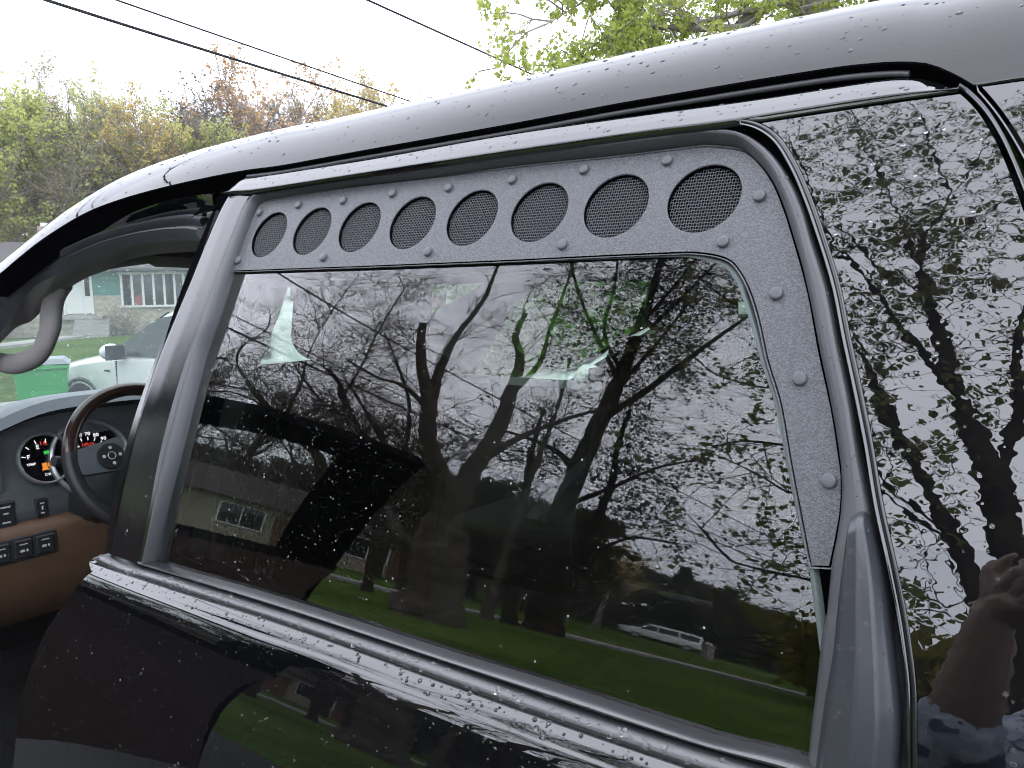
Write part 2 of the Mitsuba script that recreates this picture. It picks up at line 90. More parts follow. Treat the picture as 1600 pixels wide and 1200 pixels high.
def box(c, s, rz=0., ch=0.):
    m = trimesh.creation.box(extents=s)
    if ch > 0:
        h = np.array(s) / 2.; pts = []
        for sx in (-1, 1):
            for sy in (-1, 1):
                for sz in (-1, 1):
                    for k in range(3):
                        q = h.copy() - ch; q[k] = h[k]; pts.append(q * [sx, sy, sz])
        m = trimesh.convex.convex_hull(np.array(pts))
    if rz: m.apply_transform(trimesh.transformations.rotation_matrix(rz, [0, 0, 1]))
    m.apply_translation(c); return m
def frame_tube(p, r, sides=8, caps=True):
    """one continuous tube along points p (n,3) with radii r"""
    p = np.asarray(p, float); n = len(p); r = np.broadcast_to(np.asarray(r, float), (n,))
    t = np.gradient(p, axis=0); t /= np.linalg.norm(t, axis=1, keepdims=True) + 1e-12
    a = np.zeros_like(p); u = np.array([0, 0, 1.]) if abs(t[0, 2]) < .9 else np.array([1., 0, 0])
    a[0] = np.cross(t[0], u); a[0] /= np.linalg.norm(a[0])
    for i in range(1, n):
        b = a[i - 1] - t[i] * (a[i - 1] @ t[i]); a[i] = b / (np.linalg.norm(b) + 1e-12)
    b = np.cross(t, a); ang = np.arange(sides) * 2 * np.pi / sides
    v = p[:, None] + r[:, None, None] * (np.cos(ang)[None, :, None] * a[:, None] + np.sin(ang)[None, :, None] * b[:, None])
    f = []
    for i in range(n - 1):
        for j in range(sides):
            q = [i * sides + j, i * sides + (j + 1) % sides, (i + 1) * sides + (j + 1) % sides, (i + 1) * sides + j]
            f += [[q[0], q[1], q[2]], [q[0], q[2], q[3]]]
    v = v.reshape(-1, 3)
    if caps:
        v = np.vstack([v, p[:1], p[-1:]]); a0 = len(v) - 2
        for j in range(sides):
            f += [[a0, (j + 1) % sides, j], [a0 + 1, (n - 1) * sides + j, (n - 1) * sides + (j + 1) % sides]]
    return tm(v, f)
def curve(pts, n=40, s=0.):
    """smooth resampled polyline through pts (n,2 or 3)"""
    pts = np.asarray(pts, float)
    if len(pts) < 3: return pts[0] + (pts[-1] - pts[0]) * np.linspace(0, 1, n)[:, None]
    d = np.r_[0, np.cumsum(np.linalg.norm(np.diff(pts, axis=0), axis=1))]
    q = PchipInterpolator(d, pts, axis=0)(np.linspace(0, d[-1], n * 4))
    d2 = np.r_[0, np.cumsum(np.linalg.norm(np.diff(q, axis=0), axis=1))]
    return np.stack([np.interp(np.linspace(0, d2[-1], n), d2, q[:, k]) for k in range(q.shape[1])], 1)
def grid_faces(nu, nv, flip=False, close=False):
    i, j = np.meshgrid(np.arange(nu - 1), np.arange(nv if close else nv - 1), indexing='ij')
    a, b = i * nv + j, i * nv + (j + 1) % nv
    c, d = (i + 1) * nv + (j + 1) % nv, (i + 1) * nv + j
    q = np.stack([a, b, c, d], -1).reshape(-1, 4)
    if flip: q = q[:, ::-1]
    return np.vstack([q[:, [0, 1, 2]], q[:, [0, 2, 3]]])
def smooth_poly(pts, it=1):
    p = np.asarray(pts, float)
    for _ in range(it):
        q = np.roll(p, -1, 0); p = np.stack([.75 * p + .25 * q, .25 * p + .75 * q], 1).reshape(-1, 2)
    return p

# ------------------------------------------------------------------ the curved flank of the car: x along it (rearwards), l down along the glass, d outwards
TH0, RC, Y0, Z0 = math.radians(27), 1.42, .13, 1.62
def theta(l): return TH0 - np.asarray(l, float) / RC
def S(x, l, d=0.):
    x, l, d = (np.asarray(q, float) for q in (x, l, d)); th = theta(l)
    y = Y0 - RC * (np.cos(th) - math.cos(TH0)) + .06 * np.minimum(x + .15, 0) ** 2
    z = Z0 - RC * (math.sin(TH0) - np.sin(th))
    x, y, z, d, th = np.broadcast_arrays(x, y, z, d, th)
    return np.stack([x, y - d * np.cos(th), z + d * np.sin(th)], -1)
def SN(x, l):
    x, l = np.broadcast_arrays(np.asarray(x, float), np.asarray(l, float)); th = theta(l)
    n = np.stack([.12 * np.minimum(x + .15, 0) * np.cos(th), -np.cos(th), np.sin(th)], -1)
    return n / np.linalg.norm(n, axis=-1, keepdims=True)
def loft(A, B, prof, m, n=160, k=10, flip=False, smooth=40):
    """surface strip between the paths A and B of the flank; prof(s) = height d over the flank, s from 0 (on A) to 1 (on B)"""
    A, B = curve(A, n), curve(B, n); s = np.linspace(0, 1, k)
    P = A[:, None] * (1 - s[None, :, None]) + B[:, None] * s[None, :, None]
    d = np.broadcast_to(np.array([prof(q) for q in s]), (n, k))
    v = S(P[..., 0], P[..., 1], d).reshape(-1, 3)
    return ply(tm(v, grid_faces(n, k, flip)), m, smooth)
def flank_tris(poly, step=.012):
    """triangles (x,l) of a flank polygon, cut in strips so that it can bend"""
    l0, l1 = poly.bounds[1], poly.bounds[3]; V_, F_ = [], []; at = 0
    ks = max(1, int(math.ceil((l1 - l0) / step))); xs0, xs1 = poly.bounds[0] - 1, poly.bounds[2] + 1
    for k in range(ks):
        g = poly.intersection(sbox(xs0, l0 + (l1 - l0) * k / ks, xs1, l0 + (l1 - l0) * (k + 1) / ks))
        for q in getattr(g, 'geoms', [g]):
            if q.geom_type != 'Polygon' or q.area < 1e-9: continue
            v, f = trimesh.creation.triangulate_polygon(q, engine='earcut')
            if len(f) == 0: continue
            V_.append(v); F_.append(np.asarray(f) + at); at += len(v)
    return np.vstack(V_), np.vstack(F_)
def flank_sheet(poly, d, m, step=.012):
    v, f = flank_tris(poly, step); p = S(v[:, 0], v[:, 1], d); n = SN(v[:, 0], v[:, 1])
    fn = np.cross(p[f[:, 1]] - p[f[:, 0]], p[f[:, 2]] - p[f[:, 0]]); bad = (fn * n[f[:, 0]]).sum(1) < 0
    f[bad] = f[bad][:, ::-1]
    return raw(p, f, n, m)
def plate(poly, d, th, m, bevel=.0012, step=.012):
    """flank polygon (with holes) as a plate of thickness th with a rounded edge"""
    inner = poly
    v, f = flank_tris(inner.buffer(-bevel, join_style=2), step); p = S(v[:, 0], v[:, 1], d); n = SN(v[:, 0], v[:, 1])
    fn = np.cross(p[f[:, 1]] - p[f[:, 0]], p[f[:, 2]] - p[f[:, 0]]); bad = (fn * n[f[:, 0]]).sum(1) < 0
    f[bad] = f[bad][:, ::-1]
    PV, PF, PN = [p], [f], [n]; at = len(p)
    for ring in [inner.exterior] + list(inner.interiors):
        c = np.array(ring.coords)[:-1]
        if (ring is inner.exterior) != ring.is_ccw: c = c[::-1]
        e = np.roll(c, -1, 0) - np.roll(c, 1, 0); e /= np.linalg.norm(e, axis=1, keepdims=True) + 1e-12
        nin = np.stack([-e[:, 1], e[:, 0]], 1)      # into the material
        rows = []; norms = []
        n3 = SN(c[:, 0], c[:, 1]); side = S(c[:, 0] - nin[:, 0] * 1e-3, c[:, 1] - nin[:, 1] * 1e-3) - S(c[:, 0], c[:, 1]); side /= np.linalg.norm(side, axis=1, keepdims=True)
        for q in (0, 30, 60, 90):
            a = math.radians(q); off = bevel * (1 - math.sin(a)); w = c + nin * off
            rows.append(S(w[:, 0], w[:, 1], d - bevel * (1 - math.cos(a)))); norms.append(n3 * math.cos(a) + side * math.sin(a))
        rows.append(S(c[:, 0], c[:, 1], d - th)); norms.append(side)
        rows, norms = np.array(rows), np.array(norms); r, k = rows.shape[:2]
        F2 = []
        for i in range(r - 1):
            for j in range(k):
                a0, b0, c0, d0 = i * k + j, i * k + (j + 1) % k, (i + 1) * k + (j + 1) % k, (i + 1) * k + j
                F2 += [[a0, c0, b0], [a0, d0, c0]]
        vv = rows.reshape(-1, 3); nn = norms.reshape(-1, 3); F2 = np.array(F2)
        fn = np.cross(vv[F2[:, 1]] - vv[F2[:, 0]], vv[F2[:, 2]] - vv[F2[:, 0]]); bad = (fn * nn[F2[:, 0]]).sum(1) < 0
        F2[bad] = F2[bad][:, ::-1]
        PV.append(vv); PN.append(nn); PF.append(F2 + at); at += len(vv)
    return raw(np.vstack(PV), np.vstack(PF), np.vstack(PN), m)
def cap(prof=1.): return lambda s: prof
def bump(lo, hi, top=1., pw=.5):
    """rounded bar: height from lo at both ends to hi in the middle"""
    return lambda s: lo + (hi - lo) * max(0., 1 - abs(2 * s - 1) ** 2.2) ** pw
def pl(pts):
    xs, ys = zip(*pts); return lambda s: float(np.interp(s, xs, ys))

# ------------------------------------------------------------------ materials
def rgb(*c): return {'type': 'rgb', 'value': list(c)}
def mat(name, d, two=True): scene[name] = {'type': 'twosided', 'bsdf': d} if two else d
def bumped(d, fn, h, eps=5e-4): return {'type': 'bumpmap', 'arbitrary': mikit.proc(fn, eps), 'scale': h, 'bsdf': d}
def principled(c, r, **k):
    return {'type': 'principled', 'base_color': c if isinstance(c, dict) else rgb(*c), 'roughness': r, **k}
N, FB, SS, MIX = mikit.noise, mikit.fbm, mikit.smoothstep, mikit.mix
def orange_peel(p, n, uv):
    return FB(p.x * 115, p.y * 115, p.z * 150, 2) + .12 * N(p.x * 260 + 5, p.y * 260, p.z * 320) + 1. * N(p.x * 24, p.y * 24, p.z * 30)
def fine_peel(p, n, uv):
    return FB(p.x * 90, p.y * 90, p.z * 120, 2) + .8 * N(p.x * 16, p.y * 16, p.z * 18)
PAINT = {'type': 'plastic', 'diffuse_reflectance': rgb(.003, .0032, .004), 'int_ior': 2.15}
mat('paint', bumped(PAINT, fine_peel, 1.6e-5))
mat('paint_side', bumped({**PAINT, 'int_ior': 1.72}, fine_peel, 1.6e-5))
mat('paint_roof', bumped({**PAINT, 'int_ior': 1.62}, fine_peel, 2.0e-5))
mat('paint_wet', bumped(PAINT, orange_peel, 3.3e-5))
mat('paint_gloss', {'type': 'roughplastic', 'distribution': 'ggx', 'alpha': .03, 'diffuse_reflectance': rgb(.008, .008, .010), 'int_ior': 1.9})
mat('pillar_gloss', {'type': 'roughplastic', 'alpha': .05, 'diffuse_reflectance': rgb(.010, .010, .011), 'int_ior': 2.0})
mat('rubber', bumped({'type': 'roughplastic', 'alpha': .26, 'diffuse_reflectance': rgb(.085, .087, .094), 'int_ior': 1.75}, lambda p, n, uv: FB(p.x * 300, p.y * 300, p.z * 300, 2), 6e-5))
mat('seal_dark', {'type': 'roughplastic', 'alpha': .35, 'diffuse_reflectance': rgb(.006, .006, .007), 'int_ior': 1.45})
mat('moulding', bumped({'type': 'roughplastic', 'alpha': .14, 'diffuse_reflectance': rgb(.03, .03, .034), 'int_ior': 2.0}, lambda p, n, uv: FB(p.x * 200, p.y * 400, p.z * 400, 2), 3e-5))
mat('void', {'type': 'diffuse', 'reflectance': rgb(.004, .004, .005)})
def grain(p, n, uv): return FB(p.x * 900, p.y * 900, p.z * 900, 2)
def grain_col(p, n, uv): return MIX((.080, .083, .090), (.150, .155, .166), SS(.3, .75, FB(p.x * 950, p.y * 950, p.z * 950, 2)))
mat('grained', bumped(principled(mikit.proc(grain_col), .42, specular=.5), grain, 2.6e-4, 3e-4))
mat('rivet_black', bumped(principled((.115, .119, .129), .36, specular=.5), lambda p, n, uv: FB(p.x * 500, p.y * 500, p.z * 500, 2), 1.2e-4, 3e-4))
mat('wire', principled((.13, .135, .145), .35, specular=.6))
mat('corner_plastic', bumped(principled((.040, .043, .050), .27, specular=.7), lambda p, n, uv: FB(p.x * 900, p.y * 900, p.z * 900, 2), 3e-5, 3e-4))
mat('trim_plastic', bumped(principled((.06, .064, .073), .36, specular=.5), lambda p, n, uv: FB(p.x * 900, p.y * 900, p.z * 900, 2), 5e-5, 3e-4))
scene['tinted_glass'] = {'type': 'thindielectric', 'int_ior': 1.64, 'specular_transmittance': rgb(.36, .44, .38)}
scene['clear_glass'] = {'type': 'thindielectric', 'int_ior': 1.5, 'specular_transmittance': rgb(.88, .95, .90)}
scene['bright_drop'] = {'type': 'dielectric', 'int_ior': 2.1}
scene['water'] = {'type': 'dielectric', 'int_ior': 1.52}
mat('glass_rim', {'type': 'roughplastic', 'alpha': .15, 'diffuse_reflectance': rgb(.14, .17, .165), 'int_ior': 1.5})
# ------------------------------------------------------------------ the car we stand beside
ar = lambda k: np.array(TR[k], float)
suv = thing('suv', 'wet black sport utility vehicle with tinted rear door window, filling the foreground', 'car')
DOOR = obj('suv__rear_door', None); del scene[DOOR]
# roof: from the drip channel up and over
def roof_section(n=170):
    A = curve(ar('roof_low'), n); A = np.vstack([A, [[.83, -.0685], [.95, -.0695], [1.2, -.070], [1.6, -.070], [2.6, -.070]]])
    pass
    return A
A = roof_section(); rows = []
tl = np.linspace(0, 1, 26)
for x, l in A:
    lr = min(l, -.0975) if x > .70 else l; pre = [S(x, l + (lr - l) * t, .016) + V(0, 2e-5, 2e-5) * t for t in (0, .2, .4, .6, .8)]
    th0 = float(theta(lr)) + .02; P0 = S(x, lr, .016) + V(0, 3e-5, 3e-5); q = P0.copy(); col = [q.copy()]
    front = np.clip((-.35 - x) / .7, 0, 1)
    Ltot, th1 = .155, math.radians(88)
    for a, b in zip(tl[:-1], tl[1:]):
        m_ = (a + b) / 2; th = th0 + (th1 - th0) * (m_ ** 1.15)
        q = q + (b - a) * Ltot * V(0, math.sin(th), math.cos(th)); col.append(q.copy())
    w = 1.94 - 2 * col[-1][1]
    for s in (.12, .3, .5, .7, .88, 1.): col.append(V(x, col[-1][1] * 0 + (col[25][1] + w * s), col[25][2] + .02 * math.sin(math.pi * s)))
    rows.append(np.array(pre + col))
rows = np.array(rows); ROOF = rows
scene['suv__roof'] = ply(tm(rows.reshape(-1, 3), grid_faces(rows.shape[0], rows.shape[1], True)), 'paint_roof', 50)
A2 = A[A[:, 0] < 1.0]
scene['suv__roof_lip'] = ply(tm(np.stack([S(A2[:, 0], A2[:, 1], .0155), S(A2[:, 0], A2[:, 1] + .0012, .0148), S(A2[:, 0], A2[:, 1] + .0016, .010), S(A2[:, 0], A2[:, 1] + .0012, -.03)], 1).reshape(-1, 3), grid_faces(len(A2), 4)), 'void', 30)  # near-black colour stands in for the shade deep in the roof gap
# drip channel: the black gap between roof and door
ch_a = ar('roof_low'); ch_b = np.vstack([ar('L0')[-1:] + [0.01, .004], ar('band_top')[3:]])
scene['suv__drip_channel'] = loft([(x, l - .004) for x, l in TR['roof_low'] if x > -.25], [(-.25, -.06)] + [(x, l + .012) for x, l in TR['band_top'][3:]], pl([(0, .0), (.25, -.022), (.7, -.022), (1, -.02)]), 'void', 160, 8)
gl = curve([(x, l - .001) for x, l in TR['roof_low'] if -.1 < x < .745], 120)
scene['suv__channel_seal'] = ply(frame_tube(S(gl[:, 0], gl[:, 1] + .0048, .007), .0026, 8), 'rubber', 60)
# rear quarter panel behind the door gap
QL = curve(ar('quarter_left')[1:], 40)
QL = np.vstack([QL, [(.90, .26), (.92, .42)]])
qp = Polygon(list(map(tuple, QL)) + [(2.4, .42), (2.4, -.0665), (.94, -.0662)]).buffer(0)
scene['suv__quarter_panel'] = plate(qp, .017, .03, 'paint_wet', .002)
# rear door: upper frame with its crease, wide panel behind the window
bt = ar('band_top'); cr = ar('crease')
band_bot = np.vstack([[(-.114, -.064)], cr])
scene[DOOR + '__upper_frame'] = loft(bt, band_bot, pl([(0, -.004), (.03, .004), (.08, .0095), (.18, .0125), (.55, .0165), (.86, .0193), (.90, .0189), (.96, .0170), (1, .0145)]), 'paint', 200, 30)
go, cp = ar('gap_out'), ar('cpanel_right')
cpoly = Polygon([tuple(q) for q in np.vstack([curve(go, 90)[::-1], [(.64, -.0605), (.70, -.0617), (.74, -.0622), (.781, -.0622)], curve(cp, 70)])]).buffer(0)
cpoly = max(getattr(cpoly, 'geoms', [cpoly]), key=lambda g: g.area)
scene[DOOR + '__rear_panel'] = plate(cpoly, .0185, .03, 'paint_wet', .003)
note(DOOR + '__rear_panel', 'glossy black panel behind the window, mirroring a leafy tree')
hp = lambda s: .0185 - .0035 * (1 - s) ** 2
fo = curve(go, 160); 
scene[DOOR + '__window_flange'] = ply(frame_tube(S(fo[:, 0] + .0012, fo[:, 1] - .0004, .0168), .0019, 10), 'paint_gloss', 60)
scene[DOOR + '__flange_gap'] = loft([(x - .013, l + .004) for x, l in TR['gap_out']], [(x + .002, l - .001) for x, l in TR['gap_out']], cap(.002), 'void', 120, 4)
# window seal (rubber run channel): outer lip rounded, sinking to the panel
so, si = ar('seal_out'), ar('seal_in')
scene[DOOR + '__window_seal'] = loft(so, si, pl([(0, .003), (.03, .0085), (.08, .0115), (.18, .0135), (.35, .0140), (.55, .0128), (.72, .010), (.86, .006), (.95, .001), (.98, -.005), (1, -.016)]), 'rubber', 420, 26)
# gloss pillar cover and the flange in front of it
bl = ar('bp_left'); br = curve(so[:11], 60)
scene[DOOR + '__pillar_cover'] = loft([(x, l) for x, l in bl], [(x - .0015, l) for x, l in so[:11]], pl([(0, .006), (.03, .0105), (.08, .0125), (.5, .0135), (.93, .0125), (.97, .011), (1, .006)]), 'pillar_gloss', 120, 16)
bf = ar('bpf_left')
scene[DOOR + '__front_flange'] = loft(bf, [(x + .002, l) for x, l in bl[:-1]], pl([(0, -.030), (.3, -.024), (.5, -.020), (.52, -.013), (.8, -.006), (.93, .0), (1, .007)]), 'paint_gloss', 100, 18)
# glass, its ground rear edge, the belt strips
ge = ar('glass_edge')
gpoly = Polygon([(-.075, .45), (-.066, .30), (-.062, .10), (-.06, .03), (.40, .03)] + [tuple(q) for q in curve([(.43, .0492)] + TR['glass_edge'][1:], 60)] + [(.742, .46)])
gs = flank_sheet(gpoly, -.004, 'tinted_glass', .010); scene[DOOR + '__window_glass'] = gs
note(DOOR + '__window_glass', 'dark tinted rear door glass, mirroring bare trees and a lawn')
ec = curve(TR['glass_edge'], 120)
scene[DOOR + '__glass_edge'] = loft(ec, [(x + .0058, l - (.004 if l < .08 else .0)) for x, l in ec], pl([(0, -.0042), (.3, -.0035), (.7, -.0045), (1, -.008)]), 'glass_rim', 120, 5)
scene[DOOR + '__belt_seal'] = loft(ar('m1_top'), ar('m1_low'), pl([(0, -.004), (.12, .006), (.3, .011), (.55, .0135), (.8, .0125), (1, .007)]), 'moulding', 80, 14)
m2a, m2b = curve(ar('m2_top'), 120), curve(ar('m2_low'), 120)
m2b = curve([(-.196, .4515), (-.182, .4568), (-.10, .4575), (-.008, .4545), (.157, .447), (.262, .444), (.433, .4425), (.565, .4405), (.646, .4385), (.72, .4365)], 120)
scene[DOOR + '__belt_moulding'] = loft(m2a, m2b, pl([(0, .004), (.06, .012), (.16, .0175), (.32, .0215), (.5, .0228), (.7, .0218), (.88, .0175), (1, .010)]), 'moulding', 120, 18)
# door skin: shoulder, then the side down to below the frame
m3a = np.array([(-.200, .4535), (-.11, .4515), (-.011, .448), (.154, .4415), (.26, .4387), (.431, .437), (.564, .435), (.69, .4315), (.80, .4295)]); m3b = np.array([(-.172, .4605), (-.09, .4595), (.044, .4565), (.18, .4535), (.282, .4495), (.447, .4480), (.575, .4465), (.677, .444), (.82, .442)])
xs = np.linspace(0, 1, 90); m3a, m3b = curve(m3a, 90), curve(m3b, 90)
rows = []
edge = lambda m_: -.172 - np.interp(m_, [0, .1, .2, .345, .5, .8], [0, .076, .122, .152, .168, .18])
for i in range(90):
    a, b = S(*(m3a[i] - [0, .0015]), .008), S(*m3b[i], .034); col = [a]
    for s in np.linspace(0, 1, 8): 
        q = S(*(m3a[i] * (1 - s) + m3b[i] * s), .0250 + .0090 * (1.35 * s - .35 * s * s)); col.append(q)
    q = col[-1].copy(); th = math.radians(62); ln = 0.
    for k in range(46):
        st = .0022 if k < 9 else .0145; ln += st
        th = math.radians(44) * math.exp(-ln / .0055) + math.radians(float(np.interp(ln, [0, .015, .10, .22, .42, .6], [25, 23, 14, 6.5, 0, -4])))
        q = q + st * V(0, -math.sin(th), -math.cos(th)); w = q.copy()
        w[0] = b[0] + (edge(ln) - edge(0)) * (1 - xs[i]) ** 2.5; col.append(w)
    rows.append(col)
rows = np.array(rows)
# hem at the front edge of the door
hem = [rows[0] + V(.004, .004, 0) * 0 + V(.001, .0015, 0), rows[0] + V(.0025, .010, 0), rows[0] + V(.006, .030, 0)]
rows = np.concatenate([np.array(hem[::-1]), rows], 0)
SKIN = rows[3:]; cut = 15
scene[DOOR] = ply(tm(rows[:, cut - 1:].reshape(-1, 3), grid_faces(rows.shape[0], rows.shape[1] - cut + 1)), 'paint_side', 50)
scene[DOOR + '__shoulder'] = ply(tm(rows[:, :cut].reshape(-1, 3), grid_faces(rows.shape[0], cut)), 'paint', 50)
note(DOOR, 'rear door, closed')
# moulded corner trim at the rear foot of the window
ct = Polygon([tuple(q) for q in np.vstack([TR['ct_left'][::-1], TR['ct_top'][1:-1], TR['ct_right']])])
def ct_mesh():
    L_, R_ = curve(TR['ct_left'], 70), curve(TR['ct_right'], 70); top = curve(TR['ct_top'], 13)
    s = np.linspace(0, 1, 24); rows = []
    for i in range(70):
        f = i / 69.; hgt = .004 + .010 * min(1, f / .05) ** .5 + .006 * f
        P = L_[i] * (1 - s[:, None]) + R_[i] * s[:, None]
        if f < .035: P[:, 1] += -(1 - f / .035) * .0035 * (1 - (2 * s - 1) ** 2)
        prof = np.interp(s, [0, .02, .10, .15, .50, .76, .80, .95, 1], [-.3, .30, .42, .98, 1.16, 1., .80, .40, -.3])
        rows.append(S(P[:, 0], P[:, 1], .008 + hgt * prof))
    first = S(L_[0, 0] * (1 - s) + R_[0, 0] * s, L_[0, 1] * (1 - s) + R_[0, 1] * s - .0042 * (1 - (2 * s - 1) ** 4) - .001, .002)
    rows = np.array([first] + rows); return tm(rows.reshape(-1, 3), grid_faces(71, 24, True))
scene[DOOR + '__corner_trim'] = ply(ct_mesh(), 'corner_plastic', 30)

fr = Polygon([(-.20, -.085), (.74, -.088), (.80, -.03), (.86, .2), (.87, .44), (-.20, .45)]).difference(Polygon([(-.040, .053), (.59, .053), (.622, .063), (.640, .085), (.676, .17), (.708, .29), (.722, .37), (.722, .425), (-.078, .425), (-.05, .2)]))
scene[DOOR + '__inner_frame'] = plate(fr, -.022, .02, 'void', .003, .02)
# ------------------------------------------------------------------ vent panel fixed in the window
vp = thing('vent_panel', 'grey textured panel with eight round mesh vents, riveted into the top of the rear window', 'vent panel')
del labels[vp]
po, pi_ = ar('panel_outer'), ar('panel_inner')
HOLES = [(.085 * k + .0005, -.0035) for k in range(8)]; HR = .0326
outer = curve(po[4:], 150); inner = curve(pi_[1:], 120)
ppoly = Polygon([tuple(q) for q in np.vstack([po[:4], outer, inner[::-1], pi_[:1]])]).buffer(0)
ppoly = max(getattr(ppoly, 'geoms', [ppoly]), key=lambda g: g.area)
holes = unary_union([Point(*h).buffer(HR, 24) for h in HOLES])
scene['vent_panel'] = plate(ppoly.difference(holes), .0, .0045, 'grained', .0012, .009)
note('vent_panel', 'grey textured panel with eight round mesh vents, riveted into the top of the rear window', 'vent panel')
def screen_mesh(cx, cl):
    ms = []; r = HR + .002
    for k, l in enumerate(np.arange(-r, r, .0031)):     # weft
        w = math.sqrt(max(r * r - l * l, 0))
        if w < .003: continue
        xs_ = np.arange(-w, w, .0011); ph = np.cos(np.pi * xs_ / .0024 + math.pi * (k % 2))
        ms.append(frame_tube(S(cx + xs_, cl + l, -.0052 + .0004 * ph), .00042, 5, False))
    for k, x in enumerate(np.arange(-r, r, .0024)):     # warp
        w = math.sqrt(max(r * r - x * x, 0))
        if w < .003: continue
        ls = np.arange(-w, w, .00155); ph = -np.cos(np.pi * ls / .0031 + math.pi * (k % 2))
        ms.append(frame_tube(S(cx + x, cl + ls, -.0052 + .0004 * ph), .00029, 4, False))
    return cat_mesh(ms)
aa = np.arange(49) * 2 * np.pi / 48
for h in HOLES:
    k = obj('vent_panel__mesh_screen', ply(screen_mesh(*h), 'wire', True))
    c = np.stack([S(h[0] + (HR - .0003) * np.cos(aa), h[1] + (HR - .0003) * np.sin(aa), d) for d in (-.0012, -.0085)], 1); obj('vent_panel__vent_shade_ring', ply(tm(c.reshape(-1, 3), grid_faces(49, 2)), 'void', True))  # added black sleeve: the shade on the hole wall, put in as colour
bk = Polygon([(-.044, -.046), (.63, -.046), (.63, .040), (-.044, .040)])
scene['vent_panel__cabin_shade_sheet'] = flank_sheet(bk, -.0135, 'void', .02)  # added black sheet standing in for the dark cabin behind the screens
def dome(x, l, r=.0054, h=.0040, d=0.):
    rr = np.array([r * 1.0, r, r * .96, r * .85, r * .6, r * .3, 1e-5]); hh = np.array([-.05, .48, .74, .88, .96, .99, 1.]) * h
    a = np.arange(20) * 2 * np.pi / 20
    g = S(x + rr[:, None] * np.cos(a), l + rr[:, None] * np.sin(a), d + hh[:, None])
    return tm(g.reshape(-1, 3), grid_faces(7, 20, True, True))
for x, l in TR['rivets']: obj('vent_panel__rivet', ply(dome(x, l), 'rivet_black', 50))
# ------------------------------------------------------------------ front door opening, cabin
mat('headliner', principled((.22, .20, .185), .9))
mat('pillar_trim', principled((.20, .19, .185), .75))
mat('dash_grey', bumped(principled((.17, .19, .21), .55, specular=.4), lambda p, n, uv: FB(p.x * 700, p.y * 700, p.z * 700, 2), 1e-4, 3e-4))
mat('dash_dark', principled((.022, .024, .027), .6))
mat('dash_fascia', bumped(principled((.085, .094, .102), .5), lambda p, n, uv: FB(p.x * 700, p.y * 700, p.z * 700, 2), 8e-5, 3e-4))
mat('tan_leather', principled((.125, .072, .044), .55))
mat('seat_leather', principled((.009, .008, .008), .7, specular=.15))
mat('wheel_leather', bumped(principled((.020, .020, .022), .42), lambda p, n, uv: FB(p.x * 900, p.y * 900, p.z * 900, 2), 5e-5, 3e-4))
mat('wheel_wood', principled((.028, .013, .010), .12, clearcoat=1., clearcoat_gloss=.95))
mat('spoke_grey', principled((.10, .115, .125), .4, metallic=.2))
mat('bezel', principled((.42, .44, .46), .28, metallic=.7))
mat('gauge_black', {'type': 'roughplastic', 'alpha': .08, 'diffuse_reflectance': rgb(.004, .004, .005)})
mat('carpet', principled((.009, .009, .009), .95, specular=.1))
mat('button', principled((.018, .018, .020), .5))
mat('print_white', principled((.5, .5, .5), .6))
for k, c in dict(lit_white=(2.2, 2.2, 2.3), lit_red=(1.6, .08, .05), lit_amber=(1.9, .55, .03), lit_green=(.05, 1.1, .12), lit_blue=(.08, .14, .75)).items():
    mat(k, {'type': 'diffuse', 'reflectance': rgb(.05, .05, .05)})
LIT = dict(lit_white=(.115, .115, .12), lit_red=(.075, .004, .003), lit_amber=(.085, .028, .002), lit_green=(.003, .05, .006), lit_blue=(.004, .007, .035))
def glow(mesh, k):
    d = ply(mesh, k); d['emitter'] = {'type': 'area', 'radiance': rgb(*LIT[k])}; return d
L0, L1, L2, L4, L5 = (ar(k) for k in ('L0', 'L1', 'L2', 'L4', 'L5'))
scene['suv__door_recess'] = loft([(x, l + .001) for x, l in L0], L1, pl([(0, .008), (.15, -.012), (.6, -.022), (1, -.014)]), 'void', 120, 8)
scene['suv__opening_flange'] = loft(L1, L2, pl([(0, -.013), (.06, -.010), (.3, -.016), (.7, -.030), (.92, -.036), (1, -.030)]), 'paint', 140, 14)
note('suv__opening_flange', 'painted flange of the front door opening')
scene['suv__opening_seal'] = loft(L2, L4, pl([(0, -.034), (.04, -.026), (.12, -.021), (.22, -.020), (.34, -.023), (.42, -.030), (.47, -.037), (.53, -.037), (.60, -.033), (.72, -.033), (.85, -.040), (1, -.056)]), 'trim_plastic', 140, 34)
scene['suv__front_pillar'] = loft(L4, L5, pl([(0, -.055), (.3, -.072), (.7, -.090), (1, -.11)]), 'pillar_trim', 120, 10)
note('suv__front_pillar', 'grey brown trim along the windshield pillar')
hx = curve(TR['handle'], 60)
hp_ = S(hx[:, 0], hx[:, 1], -.105)
hm_ = frame_tube(hp_, .0245 + .004 * np.cos(np.linspace(0, 2 * np.pi, 60)), 18); hv = np.array(hm_.vertices); hc = np.vstack([np.repeat(hp_, 18, 0), hp_[:1], hp_[-1:]]); hn_ = np.vstack([np.repeat(SN(hx[:, 0], hx[:, 1]), 18, 0), SN(hx[:1, 0], hx[:1, 1]), SN(hx[-1:, 0], hx[-1:, 1])])
ho = hv - hc; hm_.vertices = hc + ho - .35 * (ho * hn_).sum(1, keepdims=True) * hn_
scene['suv__grab_handle'] = ply(hm_, 'pillar_trim', 60)
note('suv__grab_handle', 'grey grab handle on the windshield pillar')
